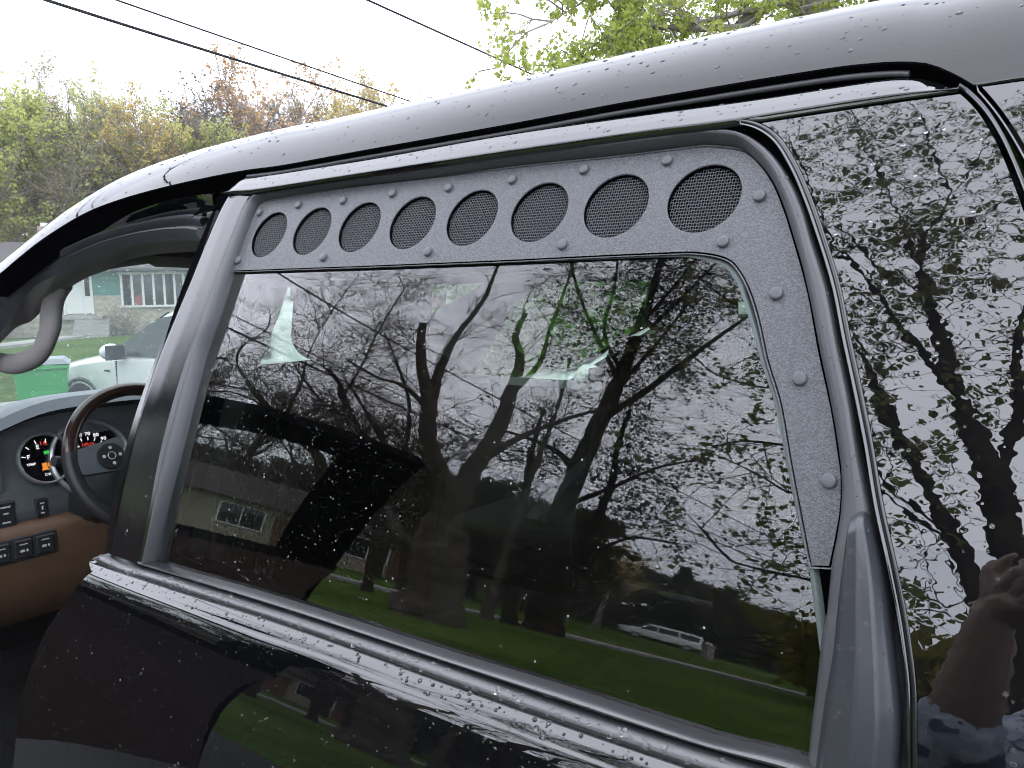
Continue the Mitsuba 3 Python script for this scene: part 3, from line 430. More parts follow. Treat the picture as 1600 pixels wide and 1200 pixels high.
# the body post behind the door edge
bp = np.array([(-.245, .50), (-.236, .40), (-.222, .303), (-.21, .234), (-.197, .17), (-.182, .061), (-.186, -.007), (-.20, -.06), (-.215, -.095)])
scene['suv__centre_pillar'] = loft(bp, [(x + .16, l) for x, l in bp], pl([(0, -.10), (.06, -.055), (.2, -.045), (.9, -.045), (1, -.07)]), 'dash_dark', 60, 12)
# headliner, header, visors
hl = []
for x in np.linspace(-.80, 3.0, 24):
    y = np.linspace(.30, 1.72, 14); z = 1.675 + .045 * np.sin(np.pi * (y - .30) / 1.42) + .02 * np.clip((x + .8) / .6, 0, 1)
    hl.append(np.stack([np.full(14, x) - .16 * np.sin(np.pi * (y - .30) / 1.42) * (x < -.79), y, z], 1))
scene['suv__headliner'] = ply(tm(np.array(hl).reshape(-1, 3), grid_faces(24, 14)), 'headliner', 40)
def visor(y0, y1):
    b = trimesh.creation.box(extents=(.17, y1 - y0, .022)); b = b.subdivide().subdivide(); v = np.array(b.vertices)
    q = np.abs(v[:, 1]) / (.5 * (y1 - y0)); v[:, 0] *= 1 - .12 * q ** 4; b.vertices = v
    b.apply_transform(trimesh.transformations.rotation_matrix(.28, [0, 1, 0])); b.apply_translation((-.70, (y0 + y1) / 2, 1.632)); return b
obj('suv__sun_visor', ply(visor(.33, .76), 'pillar_trim', 50)); obj('suv__sun_visor', ply(visor(1.12, 1.56), 'pillar_trim', 50))
scene['suv__windshield_header'] = ply(frame_tube(curve([(-.78, .26, 1.625), (-.92, .6, 1.662), (-.97, .99, 1.672), (-.92, 1.38, 1.662), (-.78, 1.72, 1.625)], 24), .035, 10), 'pillar_trim', 60)
scene['suv__rear_view_mirror'] = ply(box((-.86, .99, 1.585), (.035, .24, .065), 0, .012), 'dash_dark', 40)
# windshield
ws = []
for s in np.linspace(0, 1, 14):
    y = np.linspace(.20 - .04 * (1 - s), 1.74 + .04 * (1 - s), 20); b = 1 - ((y - .97) / .78) ** 2
    ws.append(np.stack([-1.62 - .26 * b + s * (.80 + .08 * b), y, np.full(20, 1.12 + .555 * s) + .03 * np.sin(np.pi * s)], 1))
WS = np.array(ws)
scene['suv__windshield'] = ply(tm(WS.reshape(-1, 3), grid_faces(14, 20)), 'clear_glass', True)
# dashboard: cowl, hood over the dials, fascia
DB = 'suv__dashboard'
prof = np.array([(-1.80, 1.10), (-1.62, 1.165), (-1.46, 1.215), (-1.34, 1.235)])
ys = np.linspace(.10, 1.85, 60); rows = []
for y in ys:
    k = math.exp(-((y - .50) / .24) ** 4) * .055; b = 1 - ((y - .97) / .9) ** 2
    pr = prof.copy(); pr[:, 1] += k * np.array([0, .35, .85, 1.]); pr[:, 0] += -.10 * b * np.array([1, .8, .4, 0])
    p3 = np.vstack([pr, [(-1.275, pr[-1, 1] + .004 - .0), (-1.245, pr[-1, 1] - .010), (-1.24, pr[-1, 1] - .026)]])
    p3 = curve(p3, 22); rows.append(np.stack([p3[:, 0], np.full(22, y), p3[:, 1]], 1))
scene[DB] = ply(tm(np.array(rows).reshape(-1, 3), grid_faces(60, 22)), 'dash_grey', 45)
note(DB, 'grey dashboard with a hood over the dials')
rows = []
for y in ys:                       # underside of the hood with its shade painted in dark, then the fascia
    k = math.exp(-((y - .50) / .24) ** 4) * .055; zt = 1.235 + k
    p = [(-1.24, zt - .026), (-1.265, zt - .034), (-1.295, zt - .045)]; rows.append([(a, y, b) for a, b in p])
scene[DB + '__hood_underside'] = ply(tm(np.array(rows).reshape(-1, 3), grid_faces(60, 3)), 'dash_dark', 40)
rows = []
for y in ys:
    k = math.exp(-((y - .50) / .24) ** 4) * .055; zt = 1.190 + k
    p = curve([(-1.295, zt), (-1.285, 1.13), (-1.262, 1.06), (-1.250, 1.012), (-1.262, .985)], 16); rows.append(np.stack([p[:, 0], np.full(16, y), p[:, 1]], 1))
scene[DB + '__fascia'] = ply(tm(np.array(rows).reshape(-1, 3), grid_faces(60, 16)), 'dash_fascia', 45)
rows = []
for y in ys:
    p = curve([(-1.262, .992), (-1.235, .985), (-1.222, .968), (-1.226, .92), (-1.245, .85), (-1.30, .76), (-1.42, .68)], 24); rows.append(np.stack([p[:, 0], np.full(24, y), p[:, 1]], 1))
scene[DB + '__knee_panel'] = ply(tm(np.array(rows).reshape(-1, 3), grid_faces(60, 24)), 'tan_leather', 45)
note(DB + '__knee_panel', 'tan lower dashboard panel')
scene[DB + '__switch_recess'] = ply(box((-1.226, .272, .935), (.012, .165, .062), 0, .004), 'dash_dark', 30)
for k in range(3):
    obj(DB + '__switch', ply(box((-1.2185, .222 + .05 * k, .935), (.010, .042, .046), 0, .003), 'button', 30))
obj(DB + '__switch', ply(box((-1.2525, .334, 1.019), (.014, .030, .046), 0, .003), 'button', 30))
obj(DB + '__switch', ply(box((-1.2525, .251, 1.019), (.014, .045, .066), 0, .003), 'button', 30))
def ring(c, r0, r1, h, ax, n=48):
    """flat bezel ring round axis ax"""
    a = np.arange(n) * 2 * np.pi / n; pr = [(r0, -h), (r0, h * .6), ((r0 + r1) / 2, h), (r1, h * .6), (r1, -h)]
    u = np.cross([0, 0, 1.], ax); u /= np.linalg.norm(u); w = np.cross(ax, u)
    v = np.array([[c + rr * (np.cos(t) * u + np.sin(t) * w) + hh * ax for t in a] for rr, hh in pr]).reshape(-1, 3)
    return tm(v, grid_faces(5, n, False, True))
AX = V(.955, 0, .296); U_ = V(0, 1., 0); W_ = np.cross(AX, U_)
def disc(c, r, ax=AX, n=48):
    a = np.arange(n) * 2 * np.pi / n; u = np.cross([0, 0, 1.], ax); u /= np.linalg.norm(u); w = np.cross(ax, u)
    v = np.vstack([[c], c + r * (np.cos(a)[:, None] * u + np.sin(a)[:, None] * w)]); return tm(v, [[0, 1 + i, 1 + (i + 1) % n] for i in range(n)])
def on_dial(m, c, r, ang, up=.0015, spin=None):
    """put a flat mesh (xy plane, facing +z) on the dial at radius r and angle ang (0 = up, clockwise as the driver sees it)"""
    M = np.eye(4); q = ang if spin is None else spin
    ux = U_ * math.cos(q) + -W_ * math.sin(q) * 1.; 
    up_ = -W_ if W_[2] < 0 else W_
    ux = U_ * math.cos(q) - up_ * math.sin(q); uy = U_ * math.sin(q) + up_ * math.cos(q)
    M[:3, 0], M[:3, 1], M[:3, 2] = ux, uy, AX; M[:3, 3] = c + r * (U_ * math.sin(ang) + up_ * math.cos(ang)) + AX * up
    m = m.copy(); m.apply_transform(M); return m
def centred(text, h, bold=True):
    m = meshkit.text_mesh(text, h, .0006, bold); m.apply_translation(-m.bounds.mean(0)); return m
def bar(w, h): return trimesh.creation.box(extents=(w, h, .0006))
def dial(c, r, name):
    g = obj(DB + '__' + name, ply(cat_mesh([ring(c, r, r * 1.10, .008, AX)]), 'bezel', 40)); return g
gc1, gc2 = V(-1.272, .358, 1.136), V(-1.272, .470, 1.118)
for c, r, nm in ((gc1, .060, 'small_dial'), (gc2, .094, 'speed_dial')):
    dial(c + AX * .012, r, nm); scene[DB + '__' + nm + '_face'] = ply(disc(c, r * 1.02), 'gauge_black')
lit = {k: [] for k in LIT}
for i, s in enumerate(['60', '70', '80', '90', '100', '110', '120']):
    a = math.radians(-12 + 19 * i); lit['lit_white'].append(on_dial(centred(s, .0085), gc2, .066, a, spin=0)); lit['lit_white'].append(on_dial(bar(.002, .009), gc2, .053, a))
for i, s in enumerate(['100', '120', '140', '160', '180']):
    a = math.radians(-6 + 22 * i); lit['lit_red'].append(on_dial(centred(s, .0072), gc2, .038, a, spin=0))
lit['lit_white'].append(on_dial(centred('MPH', .0055), gc2, .045, math.radians(-38), spin=0))
lit['lit_red'].append(on_dial(bar(.0035, .062), gc2, .026, math.radians(-112) + math.pi, .004))
lit['lit_blue'].append(on_dial(bar(.05, .012), gc2, .050, math.radians(172), spin=0))
for i, a in enumerate((-75, -45, -15, 15)):
    lit['lit_white'].append(on_dial(bar(.0022, .010), gc1, .047, math.radians(a)))
for a in (-10, 0, 8): lit['lit_red'].append(on_dial(bar(.0022, .009), gc1, .041, math.radians(a + 10)))
lit['lit_white'].append(on_dial(centred('F', .010), gc1, .036, math.radians(-72), spin=0)); lit['lit_white'].append(on_dial(centred('E', .010), gc1, .034, math.radians(-15), spin=0))
lit['lit_white'].append(on_dial(centred('TEMP', .0055), gc1, .033, math.radians(-105), spin=0))
lit['lit_green'].append(on_dial(bar(.013, .009), gc1, .018, math.radians(30), spin=0))
pump = cat_mesh([bar(.012, .016), box((.010, .001, 0), (.004, .012, .0006)), box((0, -.009, 0), (.017, .003, .0006))])
lit['lit_amber'].append(on_dial(pump, gc1, .018, math.radians(185), spin=0))
lit['lit_white'].append(on_dial(centred('C H', .006), gc1, .040, math.radians(178), spin=0))
NAMES = dict(lit_white='white_dial_marks', lit_red='red_dial_marks', lit_amber='fuel_warning_light', lit_green='green_indicator', lit_blue='odometer_display')
for k, ms in lit.items(): scene[DB + '__' + NAMES[k]] = glow(cat_mesh(ms), k); note(DB + '__' + NAMES[k], kind='stuff' if len(ms) > 1 else None)
MK = [box((-1.2128, .222 + .05 * k + dx, .935 + dz), (.0012, w, hh)) for k in range(3) for dx, dz, w, hh in ((0, .012, .018, .0022), (-.004, -.004, .010, .006), (.007, -.004, .004, .006))]
MK += [box((-1.2448, .334, 1.019 + dz), (.0012, w, hh)) for dz, w, hh in ((.012, .010, .003), (.0, .004, .010), (-.013, .009, .003))] + [box((-1.2448, .251, 1.019 + dz), (.0012, w, .0035)) for dz, w in ((.02, .022), (.004, .012), (-.018, .018))]
scene[DB + '__switch_marks'] = ply(cat_mesh(MK), 'print_white'); note(DB + '__switch_marks', kind='stuff')
# left air vent
scene[DB + '__air_vent'] = ply(cat_mesh([box((-1.268, .222, 1.135 + .016 * k), (.02, .05, .004)) for k in range(-3, 4)] + [box((-1.262, .250, 1.135), (.016, .006, .12)), ]), 'dash_fascia')
# steering wheel
sc = V(-1.01, .487, 1.150); ax = V(.91, 0, .415); ax /= np.linalg.norm(ax); up_ = V(-.415, 0, .91); rt = V(0, 1., 0)
SW = 'suv__steering_wheel'
def rim(a0, a1, n, r=.0165): 
    a = np.linspace(a0, a1, n); return frame_tube(sc + .178 * (np.sin(a)[:, None] * rt + np.cos(a)[:, None] * up_), r, 14, True)
scene[SW] = ply(rim(-1.35 + 0, -2 * np.pi + 1.35, 80, .0172), 'wheel_leather', 60)
scene[SW + '__wood_rim'] = ply(rim(-1.352, 1.352, 60, .0166), 'wheel_wood', 60)
note(SW + '__wood_rim', 'dark polished wood upper arc of the rim')
def swp(a, b, c=0): return sc + a * rt + b * up_ + c * ax
hub = trimesh.convex.convex_hull(np.array([swp(x, y, z) for x, y, z in [(-.075, .055, .03), (.075, .055, .03), (-.085, 0, .035), (.085, 0, .035), (-.05, -.08, .03), (.05, -.08, .03), (0, .0, .055), (-.05, -.03, .05), (.05, -.03, .05), (-.09, .02, -.02), (.09, .02, -.02), (-.05, -.08, -.02), (.05, -.08, -.02)]]))
hub = hub.subdivide_loop(2) if hasattr(hub, 'subdivide_loop') else hub
scene[SW + '__hub'] = ply(hub, 'spoke_grey', True)
def spoke(p0, p1, w0, w1):
    d = (p1 - p0) / np.linalg.norm(p1 - p0); s = np.cross(ax, d); pts = []
    for p, w in ((p0, w0), (p1, w1)):
        for q in (-1, 1):
            for z in (-.014, .006): pts.append(p + s * q * w + ax * z)
        pts.append(p + ax * .012)
    return trimesh.convex.convex_hull(np.array(pts))
obj(SW + '__spoke', ply(spoke(swp(-.06, .015, .02), swp(-.172, .012), .042, .030), 'spoke_grey', 40)); obj(SW + '__spoke', ply(spoke(swp(.06, .015, .02), swp(.172, .012), .042, .030), 'spoke_grey', 40))
obj(SW + '__spoke', ply(spoke(swp(-.045, -.06, .01), swp(-.105, -.143), .018, .014), 'wheel_leather', 40)); obj(SW + '__spoke', ply(spoke(swp(.045, -.06, .01), swp(.105, -.143), .018, .014), 'wheel_leather', 40))
pc = swp(-.098, .010, .030)
scene[SW + '__button_pad'] = ply(cat_mesh([ring(pc, .0001, .031, .005, ax, 32)]), 'button', 30)
pb = [disc(pc + .019 * (math.cos(t) * rt + math.sin(t) * up_) + ax * .0062, .0045, ax, 6) for t in np.arange(4) * math.pi / 2] + [ring(pc + ax * .004, .008, .0095, .0028, ax, 24)]
scene[SW + '__button_marks'] = ply(cat_mesh(pb), 'print_white')
scene['suv__steering_column'] = ply(frame_tube([swp(0, -.01, -.02), swp(0, -.03, -.12), V(-1.32, .462, .99), V(-1.5, .462, .86)], [.055, .065, .075, .08], 14), 'dash_dark', 60)
scene['suv__column_stalk'] = ply(frame_tube([swp(-.03, .02, -.06), swp(-.13, .03, -.06), swp(-.165, .036, -.055), swp(-.19, .04, -.05)], [.006, .007, .013, .013], 10), 'dash_dark', 60)
# floor, sill, firewall
scene['suv__floor'] = ply(cat_mesh([box((.6, .97, .52), (4.4, 1.7, .04)), box((-1.62, .97, .75), (.04, 1.7, .7)), box((-.75, .10, .50), (1.2, .12, .10), 0, .02)]), 'carpet')
# seats
def cushion(c, s, r, rot=0):
    h = np.array(s) / 2 - r; pts = []
    ico = trimesh.creation.icosphere(subdivisions=2, radius=r).vertices
    for sx in (-1, 1):
        for sy in (-1, 1):
            for sz in (-1, 1): pts.append(ico + h * [sx, sy, sz])
    m = trimesh.convex.convex_hull(np.vstack(pts))
    m.apply_transform(trimesh.transformations.rotation_matrix(rot, [0, 1, 0])); m.apply_translation(c); return m
def seat(x, y, w):
    k = key_for('suv__seat'); scene[k] = ply(cushion((x, y, .80), (.52, w, .18), .06), 'seat_leather', 40)
    scene[k + '__backrest'] = ply(cushion((x + .30, y, 1.10), (.15, w, .66), .06, .22), 'seat_leather', 40)
    scene[k + '__headrest'] = ply(cushion((x + .40, y, 1.52), (.11, .29, .19), .045, .18), 'seat_leather', 40)
    scene[k + '__headrest_posts'] = ply(cat_mesh([frame_tube([(x + .385, y + s * .07, 1.36), (x + .395, y + s * .07, 1.46)], .007, 8) for s in (-1, 1)]), 'bezel', 40)
seat(-.62, .50, .52); seat(-.42, 1.44, .52); seat(.42, .50, .56); seat(.42, 1.44, .56)
scene['suv__seat_belt'] = ply(tm([(-.12, 1.76, 1.42), (-.10, 1.79, 1.42), (-.50, 1.22, .82), (-.46, 1.22, .80)], [[0, 1, 2], [1, 3, 2]]), 'dash_grey')
# far flank of the car: shell with window openings and their glass
def farS(x, l, d=0.):
    p = S(x, l, d); p[..., 1] = 1.94 - p[..., 1]; return p
def far_sheet(poly, d, m):
    v, f = flank_tris(poly, .03); return ply(tm(farS(v[:, 0], v[:, 1], d), f), m, 60)
wins = [Polygon([(-1.12, .43), (-.22, .43), (-.20, .0), (-.62, .0), (-.90, .16)]), Polygon([(-.06, .43), (.74, .43), (.66, .06), (.58, 0), (-.04, 0)]), Polygon([(.98, .42), (1.9, .42), (1.7, .02), (.92, .02)])]
fl = Polygon([(-1.75, .45), (-1.2, .15), (-.7, -.06), (0, -.11), (2.6, -.11), (2.8, .45), (2.8, 1.1), (-1.75, 1.1)])
for w in wins: fl = fl.difference(w.buffer(.02).buffer(-.02))
scene['suv__far_side'] = far_sheet(fl, 0., 'dash_dark')
for w, g in zip(wins, ('clear_glass', 'tinted_glass', 'tinted_glass')): obj('suv__far_window', far_sheet(w, .002, g))
scene['suv__tail_wall'] = ply(box((2.75, .97, .95), (.05, 1.8, .75)), 'dash_dark')
scene['suv__underbody'] = ply(cat_mesh([box((.4, .97, .45), (4.8, 1.7, .12)), box((-2.35, .97, .8), (1.3, 1.75, .55), 0, .1)]), 'dash_dark')
# wheels stand under the arches
def wheel(c, r=.39, w=.26):
    a = trimesh.creation.annulus(r_min=r * .62, r_max=r, height=w); a.apply_transform(trimesh.transformations.rotation_matrix(math.pi / 2, [1, 0, 0])); a.apply_translation(c); return a
for x in (-2.2, 1.6):
    for y in (.16, 1.78):
        k = obj('suv__wheel', ply(wheel((x, y, .39)), 'seal_dark', 40)); scene[k + '__rim'] = ply(cat_mesh([box((x, y, .39), (.46 * math.cos(t) + .08, .10, .46 * math.sin(t) + .08)) for t in (0, math.pi / 2)]), 'bezel')
# ------------------------------------------------------------------ the front door, swung open towards us (seen only mirrored in the rear door)
FD = 'suv__front_door'; HINGE = V(-1.30, .02, 0); SW_A = math.radians(63)
def swing(p):
    p = np.asarray(p, float) - HINGE; c, s = math.cos(-SW_A), math.sin(-SW_A)
    return np.stack([c * p[..., 0] - s * p[..., 1], s * p[..., 0] + c * p[..., 1], p[..., 2]], -1) + HINGE
def fd_sheet(poly, d, m, th=0.):
    v, f = flank_tris(poly, .03); ms = []
    for q in ([d] if not th else [d, d - th]): ms.append(tm(swing(S(v[:, 0], v[:, 1], q)), f))
    if th:
        for ring_ in [poly.exterior] + list(poly.interiors):
            c = np.array(ring_.coords); w = np.stack([swing(S(c[:, 0], c[:, 1], d)), swing(S(c[:, 0], c[:, 1], d - th))], 1); ms.append(tm(w.reshape(-1, 3), grid_faces(len(c), 2)))
    return ply(cat_mesh(ms), m)
top = [(-1.28, .30), (-1.10, .17), (-.90, .062), (-.72, -.020), (-.55, -.066), (-.40, -.085), (-.28, -.094), (-.115, -.094)]
fo_ = Polygon(top + [(-.135, .02), (-.20, .46), (-1.28, .46)])
fi_ = Polygon([(-1.14, .44), (-1.02, .22), (-.86, .125), (-.70, .058), (-.55, .014), (-.42, -.006), (-.34, -.006), (-.305, .02), (-.345, .44)])
scene[FD] = fd_sheet(fo_.difference(fi_.buffer(.02).buffer(-.02)), .012, 'void', .09)
note(FD, 'front door swung wide open')
scene[FD + '__window_glass'] = fd_sheet(fi_.buffer(.02), -.01, 'clear_glass')
v, f = flank_tris(Polygon([(-1.30, .45), (-.20, .45), (-.26, .55), (-.31, .75), (-.34, 1.0), (-1.30, 1.0)]), .04)
def bulge(l): return .028 * np.clip((l - .45) / .05, 0, 1) - .0 + .09 * np.clip((l - .45), 0, .3)
scene[FD + '__door_skin'] = ply(tm(swing(S(v[:, 0], np.minimum(v[:, 1], .62), .012 + bulge(v[:, 1])) - np.stack([0 * v[:, 0], 0 * v[:, 0], np.maximum(v[:, 1] - .62, 0)], 1)), f), 'paint', 60)
mat('door_card', principled((.045, .026, .020), .6))
scene[FD + '__inner_panel'] = ply(tm(swing(S(v[:, 0], np.minimum(v[:, 1], .62), -.11) - np.stack([0 * v[:, 0], 0 * v[:, 0], np.maximum(v[:, 1] - .62, 0)], 1)), f), 'door_card', 60)
ed = np.array([(-.20 - .14 * ((l - .44) / .56) ** .7, l) for l in np.linspace(.44, 1.0, 12)]); P1 = lambda d: S(ed[:, 0], np.minimum(ed[:, 1], .62), d) - np.stack([0 * ed[:, 0], 0 * ed[:, 0], np.maximum(ed[:, 1] - .62, 0)], 1)
w = np.stack([swing(S(ed[:, 0], np.minimum(ed[:, 1], .62), 0) * 0 + P1(.012) - np.stack([0 * ed[:, 0], bulge(ed[:, 1]), 0 * ed[:, 0]], 1)), swing(P1(-.11))], 1)
scene[FD + '__rear_edge'] = ply(tm(w.reshape(-1, 3), grid_faces(12, 2)), 'void')
# ------------------------------------------------------------------ ground
def height(x, y):
    r = np.hypot(x, y); return -.018 * np.clip(r - 13, 0, 60)
def lawn_col(p, n, uv):
    a = FB(p.x * .55, p.y * .55, 0, 3); b = FB(p.x * 9, p.y * 9, 3, 3); c = FB(p.x * 60, p.y * 60, 1, 2)
    col = MIX((.042, .073, .016), (.084, .137, .029), SS(.3, .7, .4 * a + .35 * b + .25 * c))
    return MIX(col, (.10, .085, .035), .55 * SS(.60, .78, FB(p.x * 1.7 + 9, p.y * 1.7, 2, 3)))
mat('lawn_mat', bumped({'type': 'diffuse', 'reflectance': mikit.proc(lawn_col)}, lambda p, n, uv: FB(p.x * 40, p.y * 40, p.z * 40, 3), .02, .004))
def asphalt_col(p, n, uv):
    a = FB(p.x * .9, p.y * .9, 0, 3); b = N(p.x * 220, p.y * 220, 0)
    return MIX((.014, .014, .015), (.034, .033, .032), .5 * SS(.3, .7, a) + .5 * b)
mat('asphalt_mat', bumped(principled(mikit.proc(asphalt_col), .55, specular=.3), lambda p, n, uv: N(p.x * 180, p.y * 180, 0), .003, .001))
mat('concrete_mat', {'type': 'diffuse', 'reflectance': mikit.proc(lambda p, n, uv: MIX((.26, .25, .23), (.38, .37, .35), FB(p.x * 1.3, p.y * 1.3, 0, 4)))})
rr = np.r_[0, np.geomspace(1.2, 420, 70)]; ta = np.linspace(0, 2 * np.pi, 97)[:-1]
gx, gy = rr[:, None] * np.cos(ta), rr[:, None] * np.sin(ta)
scene['lawn'] = ply(tm(np.stack([gx, gy, height(gx, gy) + .06 * (meshkit.fbm(np.stack([gx * .15, gy * .15, 0 * gx], -1), 3) - .5) * np.clip((np.hypot(gx, gy) - 12) / 6, 0, 1)], -1).reshape(-1, 3), grid_faces(71, 96, False, True)), 'lawn_mat', True)
note('lawn', kind='structure')
scene['driveway'] = ply(box((-1.4, 1.75, -.02), (19.2, 9.5, .048)), 'asphalt_mat'); note('driveway', kind='structure')
def strip(pts, w, lift, m):
    c = curve([(x, y) for x, y in pts], 60); t = np.gradient(c, axis=0); t /= np.linalg.norm(t, axis=1, keepdims=True); nn = np.stack([-t[:, 1], t[:, 0]], 1)
    rows = [np.c_[q, height(q[:, 0], q[:, 1]) + h] for q, h in ((c - nn * w / 2, -.05), (c - nn * w / 2, lift), (c + nn * w / 2, lift), (c + nn * w / 2, -.05))]
    return ply(tm(np.stack(rows, 1).reshape(-1, 3), grid_faces(60, 4)), m)
scene['path'] = strip([(-40, 18), (-22, 1.5), (-11.5, -11.5), (-8.8, -15.4), (-7.3, -18.6), (-5.4, -22.2), (-1, -31), (6, -46)], 1.3, .10, 'concrete_mat'); note('path', kind='structure')
scene['kerb'] = strip([(-11.3, -4), (-11.25, 2), (-11.3, 9)], .35, .07, 'concrete_mat'); note('kerb', kind='structure')
# ------------------------------------------------------------------ trees: continuous limbs, twigs and leaves
def mb(name, c0, c1, s=6.):
    mat(name, bumped({'type': 'diffuse', 'reflectance': mikit.proc(lambda p, n, uv: MIX(c0, c1, FB(p.x * s, p.y * s, p.z * s * .5, 3)))}, lambda p, n, uv: FB(p.x * 14, p.y * 14, p.z * 4, 3), .03, .004))
mb('bark', (.018, .014, .011), (.060, .048, .038)); mb('bark_pale', (.05, .043, .035), (.13, .11, .09)); mb('bark_grey', (.17, .15, .135), (.36, .33, .30))
def leafmat(name, c, tr=.9):
    c0 = tuple(.72 * q for q in c); c1 = tuple(1.25 * q for q in c)
    scene[name] = {'type': 'principledthin', 'base_color': mikit.proc(lambda p, n, uv: MIX(c0, c1, N(p.x * 2.1, p.y * 2.1, p.z * 2.1) * .6 + .4 * N(p.x * 17, p.y * 17, p.z * 17))), 'roughness': .6, 'diff_trans': tr, 'spec_trans': 0., 'eta': 1.4}
leafmat('leaf_lime', (.46, .52, .13), 1.0); leafmat('leaf_olive', (.19, .20, .075)); leafmat('leaf_bud', (.13, .105, .055)); leafmat('leaf_red', (.58, .36, .17)); leafmat('leaf_gold', (.60, .48, .17))
leafmat('leaf_green', (.50, .54, .17)); leafmat('leaf_brown', (.50, .42, .24)); leafmat('needle', (.018, .030, .014), .3); leafmat('leaf_shrub', (.14, .29, .05), .9); leafmat('leaf_yellow', (.17, .155, .028))
def tubes(P, R, sides=3):
    """many thin twigs at once: P (n,k,3), R (n,k)"""
    n, k = P.shape[:2]; t = np.gradient(P, axis=1); t /= np.linalg.norm(t, axis=2, keepdims=True) + 1e-9
    u = np.where(np.abs(t[..., 2:]) < .9, [0, 0, 1.], [1., 0, 0]); a = np.cross(t, u); a /= np.linalg.norm(a, axis=2, keepdims=True) + 1e-9; b = np.cross(t, a)
    g = np.arange(sides) * 2 * np.pi / sides
    v = P[:, :, None] + R[:, :, None, None] * (np.cos(g)[:, None] * a[:, :, None] + np.sin(g)[:, None] * b[:, :, None])
    f = grid_faces(k, sides, False, True); F_ = (f[None] + (np.arange(n) * k * sides)[:, None, None]).reshape(-1, 3)
    return v.reshape(-1, 3), F_
def unit(v): return v / (np.linalg.norm(v, axis=-1, keepdims=True) + 1e-9)
def shoots(rng, p, d, L, k=4, wig=.25, lift=.0):
    """twigs from the points p along d, of length L, wandering; returns (n,k,3)"""
    n = len(p); out = np.zeros((n, k, 3)); out[:, 0] = p; d = unit(d)
    for i in range(1, k):
        d = unit(d + wig * rng.normal(size=(n, 3)) + [0, 0, lift]); out[:, i] = out[:, i - 1] + d * (L / (k - 1))[:, None]
    return out
def along(rng, P, n, lo=.15, hi=1.):
    """n random points on the polylines P (m,k,3): position and direction"""
    i = rng.integers(0, len(P), n); s = rng.uniform(lo, hi, n) * (P.shape[1] - 1); j = np.minimum(s.astype(int), P.shape[1] - 2); f = (s - j)[:, None]
    a, b = P[i, j], P[i, j + 1]; return a + (b - a) * f, unit(b - a)
def leaves(rng, p, size, droop=.3, flat=0.):
    n = len(p); a = unit(rng.normal(size=(n, 3)) - [0, 0, droop]); b = unit(np.cross(a, rng.normal(size=(n, 3)) + [0, 0, flat * 4])); s = size * rng.uniform(.6, 1.25, (n, 1)); c = np.cross(a, b)
    v = np.stack([p, p + a * s * .5 + b * s * .42, p + a * s + c * s * .12, p + a * s * .5 - b * s * .42], 1).reshape(-1, 3)
    q = np.arange(n)[:, None] * 4; return v, np.concatenate([q + [0, 1, 2], q + [0, 2, 3]], 0)
def limb_tube(rng, pl_, sides=10, gn=.0):
    p = np.array(pl_, float); c = curve(p[:, :3], max(8, 5 * len(p))); d = np.r_[0, np.cumsum(np.linalg.norm(np.diff(p[:, :3], axis=0), axis=1))]; d2 = np.r_[0, np.cumsum(np.linalg.norm(np.diff(c, axis=0), axis=1))]
    r = np.interp(d2 / d2[-1], d / d[-1], p[:, 3]); c = c + rng.normal(size=c.shape) * r[:, None] * .07
    m = frame_tube(c, r, sides)
    if gn: m.vertices += (meshkit.fbm(np.array(m.vertices) * 2.4, 3)[:, None] - .5) * gn * unit(np.array(m.vertices) - np.repeat(np.vstack([c, c[:1], c[-1:]]), [sides] * len(c) + [1, 1], 0))
    return m
